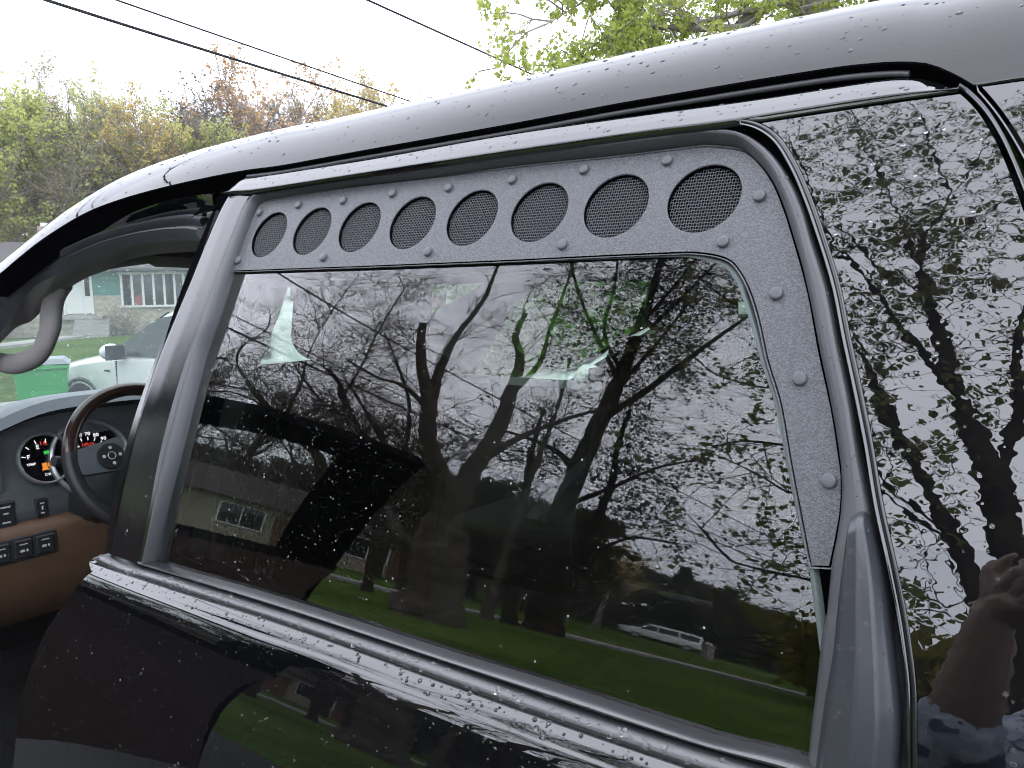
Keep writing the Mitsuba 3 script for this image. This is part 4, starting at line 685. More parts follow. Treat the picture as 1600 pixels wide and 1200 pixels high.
def spawn_tree(key, label, cat, limbs, seed, bark, leaf, n1=200, n2=3, n3=2, L1=(.5, 1.4), nl=8000, ls=.06, lift=.08, droop=.3, group=None, trunk_to_ground=True, flare=1.35, twig_r=.007, buds=0., skip=(), wig=.28, side=.9):
    rng = np.random.default_rng(seed); k = thing(key, label, cat, group)
    limbs = [np.array(l, float) for l in limbs]
    if trunk_to_ground:
        p0 = limbs[0][0]; g = height(p0[0], p0[1]); d = limbs[0][1] - limbs[0][0]
        if p0[2] > g + .3:
            b = p0.copy(); b[:2] -= d[:2] * .5; b[3] *= flare; b[2] = g + .25; b2 = b.copy(); b2[2] = g - .1; b2[3] *= 1.2; limbs[0] = np.vstack([[b2, b], limbs[0]])
        else: limbs[0][0, 2] = g - .08; limbs[0][0, 3] *= flare
    big = [limb_tube(rng, limbs[0], 16, .12)]
    scene[k + '__trunk'] = ply(big[0], bark, 60)
    for l in limbs[1:]: obj(k + '__limb', ply(limb_tube(rng, l, 9, .03), bark, 60))
    P = [curve(l[:, :3], 12) for l in limbs]; w = np.array([np.linalg.norm(np.diff(q, axis=0), axis=1).sum() for q in P]); 
    cnt = np.maximum(2, (n1 * w / w.sum())).astype(int); st, dr_ = [], []
    for q, c, first in zip(P, cnt, [1] + [0] * len(P)):
        a, b = along(rng, q[None], c, .45 if first else .15, 1.); st.append(a); dr_.append(b)
    p, d = np.vstack(st), np.vstack(dr_); n = len(p)
    G1 = shoots(rng, p, d * .5 + side * unit(rng.normal(size=(n, 3))) + [0, 0, lift], rng.uniform(*L1, n), 5, wig, lift)
    p, d = along(rng, G1, n * n2); G2 = shoots(rng, p, d * .7 + .8 * unit(rng.normal(size=(len(p), 3))), rng.uniform(*L1, len(p)) * .55, 4, wig, lift)
    p, d = along(rng, G2, n * n2 * n3); G3 = shoots(rng, p, d * .8 + .7 * unit(rng.normal(size=(len(p), 3))), rng.uniform(*L1, len(p)) * .32, 3, wig, lift)
    vs, fs, at = [], [], 0
    for G_, r0, r1 in ((G1, twig_r * 2., twig_r), (G2, twig_r, twig_r * .55), (G3, twig_r * .6, twig_r * .35)):
        v, f = tubes(G_, np.broadcast_to(np.linspace(r0, r1, G_.shape[1]), G_.shape[:2])); vs.append(v); fs.append(f + at); at += len(v)
    scene[k + '__twigs'] = ply(tm(np.vstack(vs), np.vstack(fs)), bark); note(k + '__twigs', kind='stuff')
    if nl:
        a, _ = along(rng, G3, int(nl * .7), .2, 1.); b, _ = along(rng, G2, nl - len(a), .3, 1.)
        q = np.vstack([a, b]); q = q + rng.normal(size=q.shape) * ls * .4
        scene[k + '__leaves'] = ply(tm(*leaves(rng, q, ls, droop)), leaf); note(k + '__leaves', kind='stuff')
    return k
Lm = LIMBS
spawn_tree('gnarled_tree', 'old gnarled bare tree with a very thick trunk and cut limbs on the lawn', 'tree', Lm['gnarled'], 3, 'bark_pale', 'leaf_bud', n1=110, n2=4, n3=3, L1=(.5, 1.6), nl=900, ls=.05, flare=1.5, twig_r=.006, wig=.22)
spawn_tree('tall_tree', 'tall dark leaning tree with fine drooping evergreen sprays', 'tree', Lm['tall'], 4, 'bark', 'needle', n1=430, n2=4, n3=3, L1=(.7, 2.2), nl=14000, ls=.11, lift=-.05, droop=1., flare=1.4, twig_r=.006, wig=.2, side=1.1)
spawn_tree('slim_tree', 'slim bare tree leaning beside the tall evergreen', 'tree', Lm['slim'], 5, 'bark_pale', 'leaf_bud', n1=40, nl=900)
spawn_tree('slim_tree', 'second slim bare tree beside the tall evergreen', 'tree', Lm['slim2'], 6, 'bark', 'leaf_bud', n1=40, nl=900)
spawn_tree('maple_tree', 'tall forked tree with dark limbs and small new leaves, mirrored in the rear panel', 'tree', Lm['maple'], 7, 'bark', 'leaf_olive', n1=310, n2=3, n3=3, L1=(.6, 1.8), nl=16000, ls=.085, lift=.0, droop=.6, twig_r=.005)
for nm, sd, lb in (('bareA', 11, 'crooked bare tree at the edge of the lawn, nearest the open door'), ('bareB', 12, 'crooked bare tree with a bent fork left of the others'), ('bareC', 13, 'bare tree standing behind the crooked ones')):
    spawn_tree('bare_tree', lb, 'tree', Lm[nm], sd, 'bark', 'leaf_bud', n1=120, n2=5, n3=4, L1=(.6, 1.9), nl=3500, ls=.05, lift=.12, twig_r=.0045, wig=.2, flare=1.0)
spawn_tree('leafy_tree', 'tree with bright yellow green new leaves spreading over the roof of the car', 'tree', Lm['leafy'], 21, 'bark_grey', 'leaf_lime', n1=210, n2=3, n3=3, L1=(.4, 1.1), nl=17000, ls=.066, lift=.02, droop=.9, twig_r=.006)
# the bushy wood of twigs behind the crooked trees, and the far treelines: a few trees built once, placed many times
def far_tree(seed, h, spread, bark, leaf, nl, ls, n1=90, n2=5, n3=4, twig_r=.016, lean=.1, low=.25):
    """a whole tree at the origin as {part: ply}"""
    rng = np.random.default_rng(seed); limbs = []
    trunk = np.c_[rng.normal(size=(6, 2)) * .03 * h * np.linspace(0, 1, 6)[:, None], np.linspace(-.02, .82, 6) * h, np.linspace(.021, .005, 6) * h]; limbs.append(trunk)
    for i in range(15):
        s = rng.uniform(low, .8); p = np.array([np.interp(s, np.linspace(-.02, .82, 6), trunk[:, q]) for q in range(4)]); p[2] = s * h
        a = i * 2.4 + rng.normal() * .4; L_ = spread * h * rng.uniform(.55, 1.) * (1.15 - .55 * s); d = V(math.cos(a), math.sin(a), rng.uniform(.55, 1.3))
        d /= np.linalg.norm(d); q = p[:3] + d * L_ * .5 + rng.normal(size=3) * .02 * h; e = q + (d + V(0, 0, .35)) * L_ * .5
        limbs.append(np.array([[*p[:3], p[3] * .55], [*q, p[3] * .36], [*e, p[3] * .12]]))
    big = cat_mesh([limb_tube(rng, l, 7) for l in limbs]); P = [curve(l[:, :3], 10) for l in limbs]
    st, dd = zip(*[along(rng, q[None], int(n1 / 10) if i else int(n1 / 3), .45 if not i else .1) for i, q in enumerate(P)]); p, d = np.vstack(st), np.vstack(dd); n = len(p)
    G1 = shoots(rng, p, d * .7 + .7 * unit(rng.normal(size=(n, 3))) + [0, 0, .35], rng.uniform(.06, .17, n) * h, 5, .2, .1)
    p, d = along(rng, G1, n * n2); G2 = shoots(rng, p, d * .8 + .7 * unit(rng.normal(size=(len(p), 3))), rng.uniform(.03, .09, len(p)) * h, 4, .2, .08)
    p, d = along(rng, G2, n * n2 * n3); G3 = shoots(rng, p, d * .8 + .6 * unit(rng.normal(size=(len(p), 3))), rng.uniform(.015, .045, len(p)) * h, 3, .2, .05)
    vs, fs, at = [], [], 0
    for G_, r0, r1 in ((G1, twig_r * 1.6, twig_r), (G2, twig_r, twig_r * .5), (G3, twig_r * .55, twig_r * .35)):
        v, f = tubes(G_, np.broadcast_to(np.linspace(r0, r1, G_.shape[1]), G_.shape[:2])); vs.append(v); fs.append(f + at); at += len(v)
    out = {'trunk': ply(big, bark, 60), 'twigs': ply(tm(np.vstack(vs), np.vstack(fs)), bark)}
    if nl:
        a, _ = along(rng, G3, int(nl * .75), .1, 1.); b, _ = along(rng, G2, nl - len(a)); q = np.vstack([a, b]); q = q + rng.normal(size=q.shape) * ls * .5
        out['leaves'] = ply(tm(*leaves(rng, q, ls)), leaf)
    return out
def put(kinds, proto, name, label, x, y, s, rz, group=None, sxy=1., cat='tree'):
    k = thing(name, label, cat, group); t = T().translate([x, y, float(height(x, y))]).rotate([0, 0, 1], rz).scale([s * sxy, s * sxy, s])
    g = proto + '_growth'
    if g not in scene: scene[g] = {'type': 'shapegroup', **kinds[proto]}
    scene[k] = {'type': 'instance', 'to_world': t, 'shapegroup': ref(g)}
    for part in kinds[proto]:
        if part != 'trunk': note(k + '__' + part, kind='stuff')
    return k
leafmat('leaf_pale', (.54, .58, .22))
leafmat('leaf_dusk', (.085, .085, .035))
K = {'green': far_tree(31, 14, .42, 'bark_grey', 'leaf_green', 13000, .20, low=.18), 'brown': far_tree(32, 14, .40, 'bark_grey', 'leaf_brown', 5000, .15, n3=5), 'bare': far_tree(33, 14, .33, 'bark_grey', 'leaf_bud', 2200, .16, n3=6),
     'red': far_tree(34, 14, .36, 'bark_grey', 'leaf_red', 6500, .17), 'gold': far_tree(35, 14, .40, 'bark_grey', 'leaf_gold', 9000, .18, low=.2), 'lime': far_tree(36, 14, .36, 'bark_grey', 'leaf_pale', 7000, .18),
     'thin': far_tree(38, 11, .40, 'bark', 'leaf_bud', 3500, .10, n3=4, low=.08, twig_r=.010),
     'dark': far_tree(37, 9, .42, 'bark', 'leaf_dusk', 15000, .24, n3=6, low=.08, twig_r=.016)}
def at_px(px, D):      # a bearing on the horizon of the photograph, as a place on the ground
    d = FWD + RIGHT * (px - 800) / 1250.; d = d[:2] / np.linalg.norm(d[:2]); return CAM[0] + d[0] * D, CAM[1] + d[1] * D
FAR = [(-70, 58, 13.5, 'green', 10, 1.2), (8, 56, 13.2, 'green', 100, 1.25), (78, 60, 14.6, 'brown', 40, 1.15), (122, 63, 15.0, 'brown', 170, 1.1), (168, 60, 15.8, 'lime', 20, 1.0), (228, 62, 15.4, 'lime', 130, 1.1), (268, 58, 13.2, 'gold', 60, 1.15),
       (322, 61, 16.4, 'bare', 0, 1.2), (356, 58, 13.0, 'green', 210, 1.0), (425, 60, 17.2, 'red', 80, 1.25), (478, 62, 16.0, 'brown', 250, 1.1), (535, 60, 16.0, 'gold', 200, 1.1), (585, 62, 15.0, 'gold', 300, 1.05), (640, 60, 14.5, 'brown', 20, 1.1),
       (-10, 72, 13, 'lime', 70, 1.4), (45, 74, 14.5, 'brown', 300, 1.4), (110, 76, 14, 'green', 15, 1.5), (200, 74, 15, 'gold', 220, 1.5), (300, 75, 15, 'green', 140, 1.5), (390, 74, 15.5, 'lime', 40, 1.5), (470, 76, 16, 'green', 330, 1.5), (560, 74, 16, 'brown', 120, 1.5)]
LAB = {'green': 'leafy yellow green tree', 'brown': 'thin brown tree', 'bare': 'bare grey tree', 'red': 'tall reddish tree', 'gold': 'golden young tree', 'lime': 'pale green open tree'}
ORD = ['leftmost', 'second', 'third', 'fourth', 'fifth', 'sixth', 'seventh', 'eighth', 'ninth', 'tenth', 'eleventh', 'twelfth', 'thirteenth', 'fourteenth', 'fifteenth', 'sixteenth', 'seventeenth', 'eighteenth', 'nineteenth', 'twentieth', 'rightmost']
def nth(i, n): return 'leftmost' if i == 0 else 'rightmost' if i == n - 1 else ORD[i] + ' from left'
front = sorted([f[0] for f in FAR if f[1] < 70]); back = sorted([f[0] for f in FAR if f[1] >= 70])
for px, D, h, kd, rz, sx in FAR:
    x, y = at_px(px, D); row, nm = (front, 'far treeline, front row') if D < 70 else (back, 'far treeline, back row')
    put(K, kd, 'far_tree', f'{LAB[kd]}, {nth(row.index(px), len(row))} in the {nm}', x, y, (h * .94 + .4) / 13., rz, 'trees of the far treeline', sx)
# trees and shrubs seen only mirrored
def at_az(az, D): a = math.radians(az); return .3 + D * math.cos(a), -.1 + D * math.sin(a)
WOOD = [(-163, 36, 6, 'dark', 0, 1.4), (-156, 38, 8, 'thin', 80, 1.2), (-150, 40, 13, 'thin', 30, 1.1), (-145.5, 41, 14, 'thin', 200, 1.05), (-140, 40, 14, 'thin', 140, 1.1), (-134, 26, 9.5, 'thin', 310, 1.1), (-131, 30, 7, 'dark', 30, 1.2), (-127, 32, 7.5, 'dark', 60, 1.2), (-123, 36, 8, 'dark', 260, 1.4),
 (-118, 63, 10.5, 'gold', 10, 1.25), (-121, 60, 9, 'dark', 10, 1.25), (-110, 66, 8.5, 'dark', 70, 1.4), (-106.5, 64, 7, 'dark', 180, 1.5), (-102, 66, 6.5, 'dark', 240, 1.6), (-104, 62, 4.5, 'dark', 20, 1.8), (-98.5, 40, 3.6, 'gold', 20, 1.5), (-91, 34, 4.4, 'gold', 150, 1.6), (-86, 30, 5, 'dark', 10, 1.5)]
WOOD += [(-152, 58, 8.5, 'dark', 33, 1.4), (-147, 60, 8.5, 'dark', 133, 1.5), (-142, 58, 9, 'dark', 233, 1.4), (-137.5, 58, 9, 'dark', 333, 1.5), (-133, 46, 9.5, 'dark', 73, 1.5), (-129, 48, 9.5, 'dark', 173, 1.5), (-125, 50, 10, 'dark', 273, 1.5), (-115.5, 70, 9, 'dark', 15, 1.6), (-99, 64, 6, 'dark', 95, 1.7)]
WOOD.sort()
for wi, (az, D, h, kd, rz, sx) in enumerate(WOOD):
    x, y = at_az(az, D); wd = {'gold': 'yellow green small tree', 'dark': 'low dark twiggy tree', 'thin': 'thin bare tree with fine olive buds'}[kd]
    put(K, kd, 'mirrored_tree', f'{wd}, {nth(wi, len(WOOD)) if wi < 20 else ORD[len(WOOD) - wi - 1] + " from right"} across the mirrored lawn', x, y, h / dict(dark=7.6, gold=12.5, thin=10.).get(kd), rz, 'small trees across the mirrored lawn', sx)
# dark spruce
def conifer(seed, h, r, n=34):
    rng = np.random.default_rng(seed); tr = frame_tube([(0, 0, -.1), (0, 0, h * .5), (0, 0, h)], [.02 * h, .012 * h, .004], 8); st, dd, ll = [], [], []
    for i in range(n):
        z = h * (.06 + .92 * i / n); m = int(7 + 6 * (1 - i / n))
        for j in range(m):
            a = rng.uniform(0, 6.28); st.append((0, 0, z)); dd.append((math.cos(a), math.sin(a), .12 - .45 * (1 - i / n))); ll.append(r * (1.02 - i / n) * rng.uniform(.7, 1.1))
    G1 = shoots(rng, np.array(st), np.array(dd), np.array(ll), 5, .08, -.02); p, d = along(rng, G1, 5200, .12, 1.)
    G2 = shoots(rng, p, d * .9 + .6 * unit(rng.normal(size=(len(p), 3))) - [0, 0, .3], rng.uniform(.10, .26, len(p)) * h / 6, 3, .15, -.1)
    v1, f1 = tubes(G1, np.broadcast_to(np.linspace(.02, .006, 5), G1.shape[:2])); v2, f2 = tubes(G2, np.broadcast_to(np.linspace(.008, .003, 3), G2.shape[:2]))
    q, _ = along(rng, G2, 15000, .05, 1.); return {'trunk': ply(tr, 'bark', 60), 'branches': ply(tm(np.vstack([v1, v2]), np.vstack([f1, f2 + len(v1)])), 'bark'), 'needles': ply(tm(*leaves(rng, q, .16, .8)), 'needle')}
K['spruce'] = conifer(51, 7.6, 2.2)
x, y = at_az(-113.0, 66); put(K, 'spruce', 'spruce_tree', 'dark pointed spruce standing behind the white van', x, y, 1.55, 0)
x, y = at_az(-110.2, 68); put(K, 'spruce', 'spruce_tree', 'lower dark spruce right of the pointed one', x, y, 1.15, 50)
def shrub(seed, w, d, h, n, ls, leaf, bark='bark'):
    rng = np.random.default_rng(seed); m = 60; a = rng.uniform(0, 6.28, m); t = rng.uniform(.1, 1, m)
    G1 = shoots(rng, np.c_[rng.normal(size=(m, 2)) * .1 * w, np.full(m, -.03)], np.c_[np.cos(a) * t * w, np.sin(a) * t * d, np.full(m, 1.1 * h)], rng.uniform(.6, 1., m) * math.hypot(h, w * .45), 5, .15, .05)
    p, dd = along(rng, G1, m * 12, .2, 1.); G2 = shoots(rng, p, dd * .6 + unit(rng.normal(size=(len(p), 3))), rng.uniform(.12, .3, len(p)) * h, 4, .25, .08)
    v1, f1 = tubes(G1, np.broadcast_to(np.linspace(.014, .005, 5), G1.shape[:2])); v2, f2 = tubes(G2, np.broadcast_to(np.linspace(.005, .002, 4), G2.shape[:2]))
    q, _ = along(rng, G2, n, .1, 1.); q = q + rng.normal(size=q.shape) * ls * .5
    o = {'twigs': ply(tm(np.vstack([v1, v2]), np.vstack([f1, f2 + len(v1)])), bark)}
    if n: o['leaves'] = ply(tm(*leaves(rng, q, ls)), leaf)
    return o
K['evergreen'] = shrub(61, 2.4, 2.4, 2.3, 26000, .085, 'leaf_shrub'); K['twiggy'] = shrub(62, 1.5, 1.2, 1.0, 500, .07, 'leaf_brown', 'bark_grey'); K['yellow'] = shrub(63, 2., 2., 1.8, 9000, .12, 'leaf_yellow')
put(K, 'evergreen', 'evergreen_shrub', 'big bright green shrub beyond the white car, seen through the tinted glass', -4.4, 8.3, 1.45, 0, cat='shrub')
put(K, 'evergreen', 'evergreen_shrub', 'second big green shrub beyond the white cars', -2.0, 8.9, 1.25, 90, cat='shrub')
x, y = at_az(-96.0, 17.5); put(K, 'yellow', 'yellow_shrub', 'yellow green shrub mirrored low in the rear panel', x, y, 2.1, 0, cat='shrub')
x, y = at_az(-99.5, 20); put(K, 'yellow', 'yellow_shrub', 'second yellow green shrub left of the first', x, y, 1.5, 120, cat='shrub')
rng = np.random.default_rng(91); n = 52000; az = np.radians(rng.uniform(-178, -74, n)); D = rng.uniform(72, 92, n); hh = 3.2 + 3.4 * meshkit.fbm(np.c_[az * 14, 0 * az, 0 * az], 3, 9)
q = np.c_[.3 + D * np.cos(az), -.1 + D * np.sin(az), height(D, 0 * D) + hh * rng.random(n) ** .8]
scene['far_wood'] = ply(tm(*leaves(rng, q, .62)), 'leaf_dusk'); note('far_wood', 'dark far wood closing off the lawn behind us, mirrored low in the window', 'wood', None, 'stuff')
# ------------------------------------------------------------------ wires and their pole
mat('cable', {'type': 'diffuse', 'reflectance': rgb(.03, .03, .032)})
def wire(pts, r, label):
    p = np.array(pts, float); c = curve(p, 120); obj('power_line', ply(frame_tube(c, r, 5), 'cable', True), label, 'wire')
wire([(-7.0, -40, 7.6), (-10.8, -18, 6.9), (-12.9, -5.8, 6.9), (-15.4, 6.8, 7.0), (-17.2, 18.9, 7.0), (-21.2, 46, 7.7)], .032, 'thick black power line, lowest of those crossing the white sky at left')
wire([(-6.6, -40, 7.8), (-10.0, -18, 7.0), (-12.0, -5.8, 6.95), (-14.4, 7.6, 7.0), (-16.3, 19.1, 7.0), (-20.6, 46, 7.9)], .018, 'thin power line above the thick one in the sky at left')
wire([(-5.6, -40, 8.1), (-7.4, -18, 7.1), (-8.9, -6.0, 7.0), (-10.8, 10.6, 7.0), (-11.7, 18.6, 7.0), (-15.2, 46, 8.1)], .020, 'single thin power line ending behind the roof near the leafy branches')
mat('pole_wood', {'type': 'diffuse', 'reflectance': rgb(.12, .10, .08)})
for x, y, lb in ((-6.4, -40.2, 'wooden utility pole far behind us carrying the power lines'), (-19.0, 46.2, 'wooden utility pole hidden beyond the car roof')):
    k = thing('utility_pole', lb, 'pole'); z = float(height(x, y))
    scene[k + '__post'] = ply(frame_tube([(x, y, z - .1), (x, y, z + 9.6)], [.16, .11], 12), 'pole_wood', 60); scene[k + '__crossarm'] = ply(box((x, y, z + 8.5), (4.6, .12, .14)), 'pole_wood')
# ------------------------------------------------------------------ the white cars, the bin, the house across the lawn
mat('car_white', {'type': 'roughplastic', 'alpha': .05, 'diffuse_reflectance': rgb(.80, .82, .80), 'int_ior': 1.5})
mat('car_glass', {'type': 'plastic', 'diffuse_reflectance': rgb(.018, .032, .026), 'int_ior': 1.35})
mat('tyre', {'type': 'diffuse', 'reflectance': rgb(.02, .02, .02)})
mat('black_plastic', principled((.02, .02, .021), .45))
mat('lamp_amber', principled((.55, .16, .03), .25)); mat('lamp_red', principled((.35, .02, .02), .25)); mat('lamp_clear', principled((.55, .57, .58), .2))
def body_loft(xs, lo, hi, half, belt, roofhalf, n=15):
    """closed car body from stations: lo/hi heights, half width at the belt, roof half width; x forward"""
    rows = []
    for x, a, b, w, bl, rw in zip(xs, lo, hi, half, belt, roofhalf):
        bl = min(bl, b - .01); r = [(w * .93, a), (w * .985, a + .12), (w, (a + bl) / 2), (w * .985, bl - .03), (w * .96, bl)]
        if b - bl > .12: r += [(w * .96 + (rw - w * .96) * t, bl + (b - .07 - bl) * t) for t in (.33, .66, 1.)] + [(rw * .93, b - .02), (rw * .6, b), (0, b + .012)]
        else: r += [(w * .9, bl + (b - bl) * .35), (w * .8, bl + (b - bl) * .65), (w * .65, bl + (b - bl) * .85), (w * .5, b - .004), (w * .3, b), (0, b + .008)]
        r = np.array(r); full = np.vstack([r, (r * [-1, 1])[::-1][1:]]); rows.append(np.c_[np.full(len(full), x), full])
    rows = np.array(rows); k = rows.shape[1]; v = rows.reshape(-1, 3); f = grid_faces(len(xs), k)
    caps = [];
    for i0 in (0, (len(xs) - 1) * k):
        for j in range(1, k - 1): caps.append([i0, i0 + j, i0 + j + 1])
    bot = [[i * k, (i + 1) * k, (i + 1) * k + k - 1] for i in range(len(xs) - 1)] + [[i * k, (i + 1) * k + k - 1, i * k + k - 1] for i in range(len(xs) - 1)]
    return tm(v, np.vstack([f, caps, bot])), rows
def place_mesh(m, loc, rz):
    m = m.copy(); m.apply_transform(trimesh.transformations.rotation_matrix(rz, [0, 0, 1])); m.apply_translation(loc); return m
def side_panel(pts, y0, y1, zb, zt, out=.012):
    """window or door line on the flank: pts (x,z); y leans from y0 at zb to y1 at zt"""
    p = Polygon(pts); v, f = trimesh.creation.triangulate_polygon(p, engine='earcut'); t = np.clip((v[:, 1] - zb) / (zt - zb), 0, 1)
    return np.c_[v[:, 0], y0 + (y1 - y0) * t + out, v[:, 1]], f
def tyre_mesh(c, r, w):
    pr = [(r * .62, -w / 2), (r * .93, -w / 2), (r, -w * .32), (r, w * .32), (r * .93, w / 2), (r * .62, w / 2)]; a = np.arange(28) * 2 * np.pi / 28
    v = np.array([[(c[0] + q * math.cos(t), c[1] + y, c[2] + q * math.sin(t)) for t in a] for q, y in pr]).reshape(-1, 3); return tm(v, grid_faces(6, 28, False, True))
def rim_mesh(c, r, w, side):
    ms = [tyre_mesh(c, r * .64, w * .8)]; y = c[1] + side * w * .36
    for k in range(7):
        a = k * 2 * math.pi / 7; d = V(math.cos(a), 0, math.sin(a)); s = V(-math.sin(a), 0, math.cos(a)) * r * .07; o = V(c[0], y, c[2])
        ms.append(trimesh.convex.convex_hull(np.array([o + d * r * .05 + s * 1.4, o + d * r * .05 - s * 1.4, o + d * r * .6 + s, o + d * r * .6 - s, o + d * r * .05 + V(0, -side * .03, 0), o + d * r * .6 + V(0, -side * .02, 0)])))
    return cat_mesh(ms)
def white_car(loc, rz, label):
    k = thing('white_car', label, 'car'); P_ = lambda m, b, s=False: ply(place_mesh(m, loc, rz), b, s)
    xs = np.array([2.10, 2.05, 1.9, 1.6, 1.25, .95, .6, .2, -.3, -.9, -1.5, -1.9, -2.05, -2.1])
    hi = [.55, .68, .80, .88, .935, .99, 1.22, 1.40, 1.47, 1.46, 1.34, 1.10, .95, .75]; lo = [.30, .22, .20, .20, .20, .20, .20, .20, .20, .20, .20, .24, .28, .35]
    half = [.60, .74, .82, .86, .875, .88, .88, .88, .88, .88, .87, .84, .78, .66]; belt = [.54, .65, .74, .80, .85, .885, .90, .91, .92, .93, .95, .96, .9, .72]; rh = [.5, .5, .6, .6, .6, .62, .64, .62, .60, .60, .60, .62, .6, .6]
    m, rows = body_loft(xs, lo, hi, half, belt, rh); scene[k + '__body'] = P_(m, 'car_white', 35)
    for s in (-1, 1):
        for nm, pts in (('front_window', [(.86, .935), (.30, 1.31), (-.12, 1.37), (-.12, .935)]), ('rear_window', [(-.20, .94), (-.20, 1.375), (-.75, 1.37), (-1.32, 1.20), (-1.38, .97)])):
            v, f = side_panel(pts, .858, .625, .92, 1.40, .010); v[:, 1] *= s; scene[key_for(k + '__' + nm)] = P_(tm(v, f), 'car_glass')
        mir = trimesh.creation.icosphere(subdivisions=2); mir.apply_scale((.075, .115, .085)); mir.apply_translation((.62, s * 1.0, .985)); scene[key_for(k + '__mirror')] = P_(mir, 'car_white', True)
        scene[key_for(k + '__mirror_glass')] = P_(box((.548, s * 1.0, .98), (.014, .215, .150), 0, .005), 'black_plastic', 30)
        scene[key_for(k + '__mirror_foot')] = P_(box((.64, s * .91, .93), (.10, .09, .035), 0, .01), 'black_plastic', 30)
        for px_ in (.72, -.16, -1.2):
            scene[key_for(k + '__door_gap')] = P_(box((px_, s * .872, .57), (.007, .018, .62)), 'black_plastic')
        scene[key_for(k + '__door_handle')] = P_(box((-.0, s * .885, .80), (.15, .02, .025), 0, .008), 'car_white', 30)
        scene[key_for(k + '__badge')] = P_(box((.86, s * .883, .775), (.085, .008, .018), 0, .002), 'black_plastic', 30)
        scene[key_for(k + '__headlight')] = P_(trimesh.convex.convex_hull(np.array([(2.02, s * .50, .66), (2.00, s * .50, .56), (1.86, s * .79, .60), (1.70, s * .845, .72), (1.80, s * .80, .74), (1.95, s * .6, .72)])), 'lamp_amber', 30)
        scene[key_for(k + '__taillight')] = P_(box((-1.98, s * .74, .84), (.16, .16, .18), 0, .03), 'lamp_red', 30)
        for wx in (1.33, -1.30):
            w = key_for(k + '__wheel'); scene[w] = P_(tyre_mesh((wx, s * .79, .315), .315, .205), 'tyre', 50); scene[w + '__rim'] = P_(rim_mesh((wx, s * .79, .315), .315, .205, s), 'lamp_clear', 30)
            a = np.linspace(-.15, math.pi + .15, 24); arc = np.c_[wx + .355 * np.cos(a), np.full(24, s * .872), .315 + .355 * np.sin(a)]; scene[key_for(k + '__wheel_arch')] = P_(frame_tube(arc, .022, 6), 'black_plastic', 60)
    scene[k + '__windshield'] = P_(tm([(.98, -.60, 1.0), (.98, .60, 1.0), (.33, .52, 1.375), (.33, -.52, 1.375)], [[0, 1, 2], [0, 2, 3]]), 'car_glass')
    scene[k + '__back_window'] = P_(tm([(-1.96, -.55, 1.06), (-1.96, .55, 1.06), (-1.50, .5, 1.36), (-1.50, -.5, 1.36)], [[0, 2, 1], [0, 3, 2]]), 'car_glass')
white_car((-6.78, 4.58, -.02), math.radians(189.3), 'white compact car parked beyond the windshield, seen behind the steering wheel')
white_car((-1.12, 4.75, 0), math.radians(180), 'second white compact car, parked alongside and seen through the tinted glass')
# wheeled bin
mat('bin_green', principled((.03, .33, .075), .45)); mat('bin_lid', principled((.24, .27, .28), .5))
k = thing('wheeled_bin', 'green wheeled rubbish bin with a pale grey lid on the kerb', 'bin'); bl = V(-7.78, 3.06, float(height(-9.4, 3.8)) - .0); rz = math.radians(-26)
def hull(p): return trimesh.convex.convex_hull(np.array(p))
scene[k + '__body'] = ply(place_mesh(hull([(x * .19, y * .17, 0.06) for x in (-1, 1) for y in (-1, 1)] + [(x * .25, y * .235, .84) for x in (-1, 1) for y in (-1, 1)]), bl, rz), 'bin_green')
scene[k + '__collar'] = ply(place_mesh(box((0, 0, .835), (.54, .50, .05), 0, .012), bl, rz), 'bin_green', 30)
scene[k + '__lid'] = ply(place_mesh(hull([(x * .275, y * .26, .865) for x in (-1, 1) for y in (-1, 1)] + [(x * .24, y * .2, .915) for x in (-1, 1) for y in (-1, 1)] + [(-.30, y * .2, .90) for y in (-1, 1)]), bl, rz), 'bin_lid')
for s in (-1, 1): obj(k + '__wheel', ply(place_mesh(tyre_mesh((-.20, s * .19, .10), .10, .05), bl, rz), 'tyre', 40))
obj(k + '__rib', ply(place_mesh(box((.228, 0, .45), (.012, .20, .30), 0, .004), bl, rz), 'bin_green', 30))
# house
mat('siding_green', {'type': 'diffuse', 'reflectance': rgb(.085, .22, .175)})
def stone_col(p, n, uv):
    a = N(p.x * 5, p.y * 5, p.z * 7); return MIX((.30, .27, .21), (.50, .46, .37), a)
mat('stone_tan', {'type': 'diffuse', 'reflectance': mikit.proc(stone_col)}); mat('trim_white', {'type': 'diffuse', 'reflectance': rgb(.70, .71, .68)}); mat('roof_grey', {'type': 'diffuse', 'reflectance': rgb(.12, .115, .115)})
mat('pane', {'type': 'plastic', 'diffuse_reflectance': rgb(.016, .018, .017), 'int_ior': 1.5}); mat('chimney_stone', {'type': 'diffuse', 'reflectance': rgb(.36, .30, .27)}); mat('curtain', {'type': 'diffuse', 'reflectance': rgb(.30, .10, .09)})
HF = 47.; hd = V(-.901, .434, 0); he = V(.5628, .8266, 0); hn = V(.827, -.563, 0); HO = V(CAM[0], CAM[1], 0) + hd * HF
def hp3(a, z, o=0.): return HO + he * a + hn * o + V(0, 0, z)
def hbox(a0, a1, z0, z1, o0, o1):
    c = box(((a0 + a1) / 2, (o0 + o1) / 2, (z0 + z1) / 2), (a1 - a0, abs(o1 - o0), z1 - z0)); M = np.eye(4); M[:3, 0], M[:3, 1], M[:3, 2] = he, hn, (0, 0, 1); M[:3, 3] = HO; c.apply_transform(M); return c
k = thing('green_house', 'low house with green siding over tan stone, white door and picture window across the lawn', 'house'); HS = k
W0 = k + '__wall'; scene[W0] = ply(hbox(-6.5, 8.5, -.9, 1.47, -8, 0), 'stone_tan'); note(W0, "tan stone lower wall")
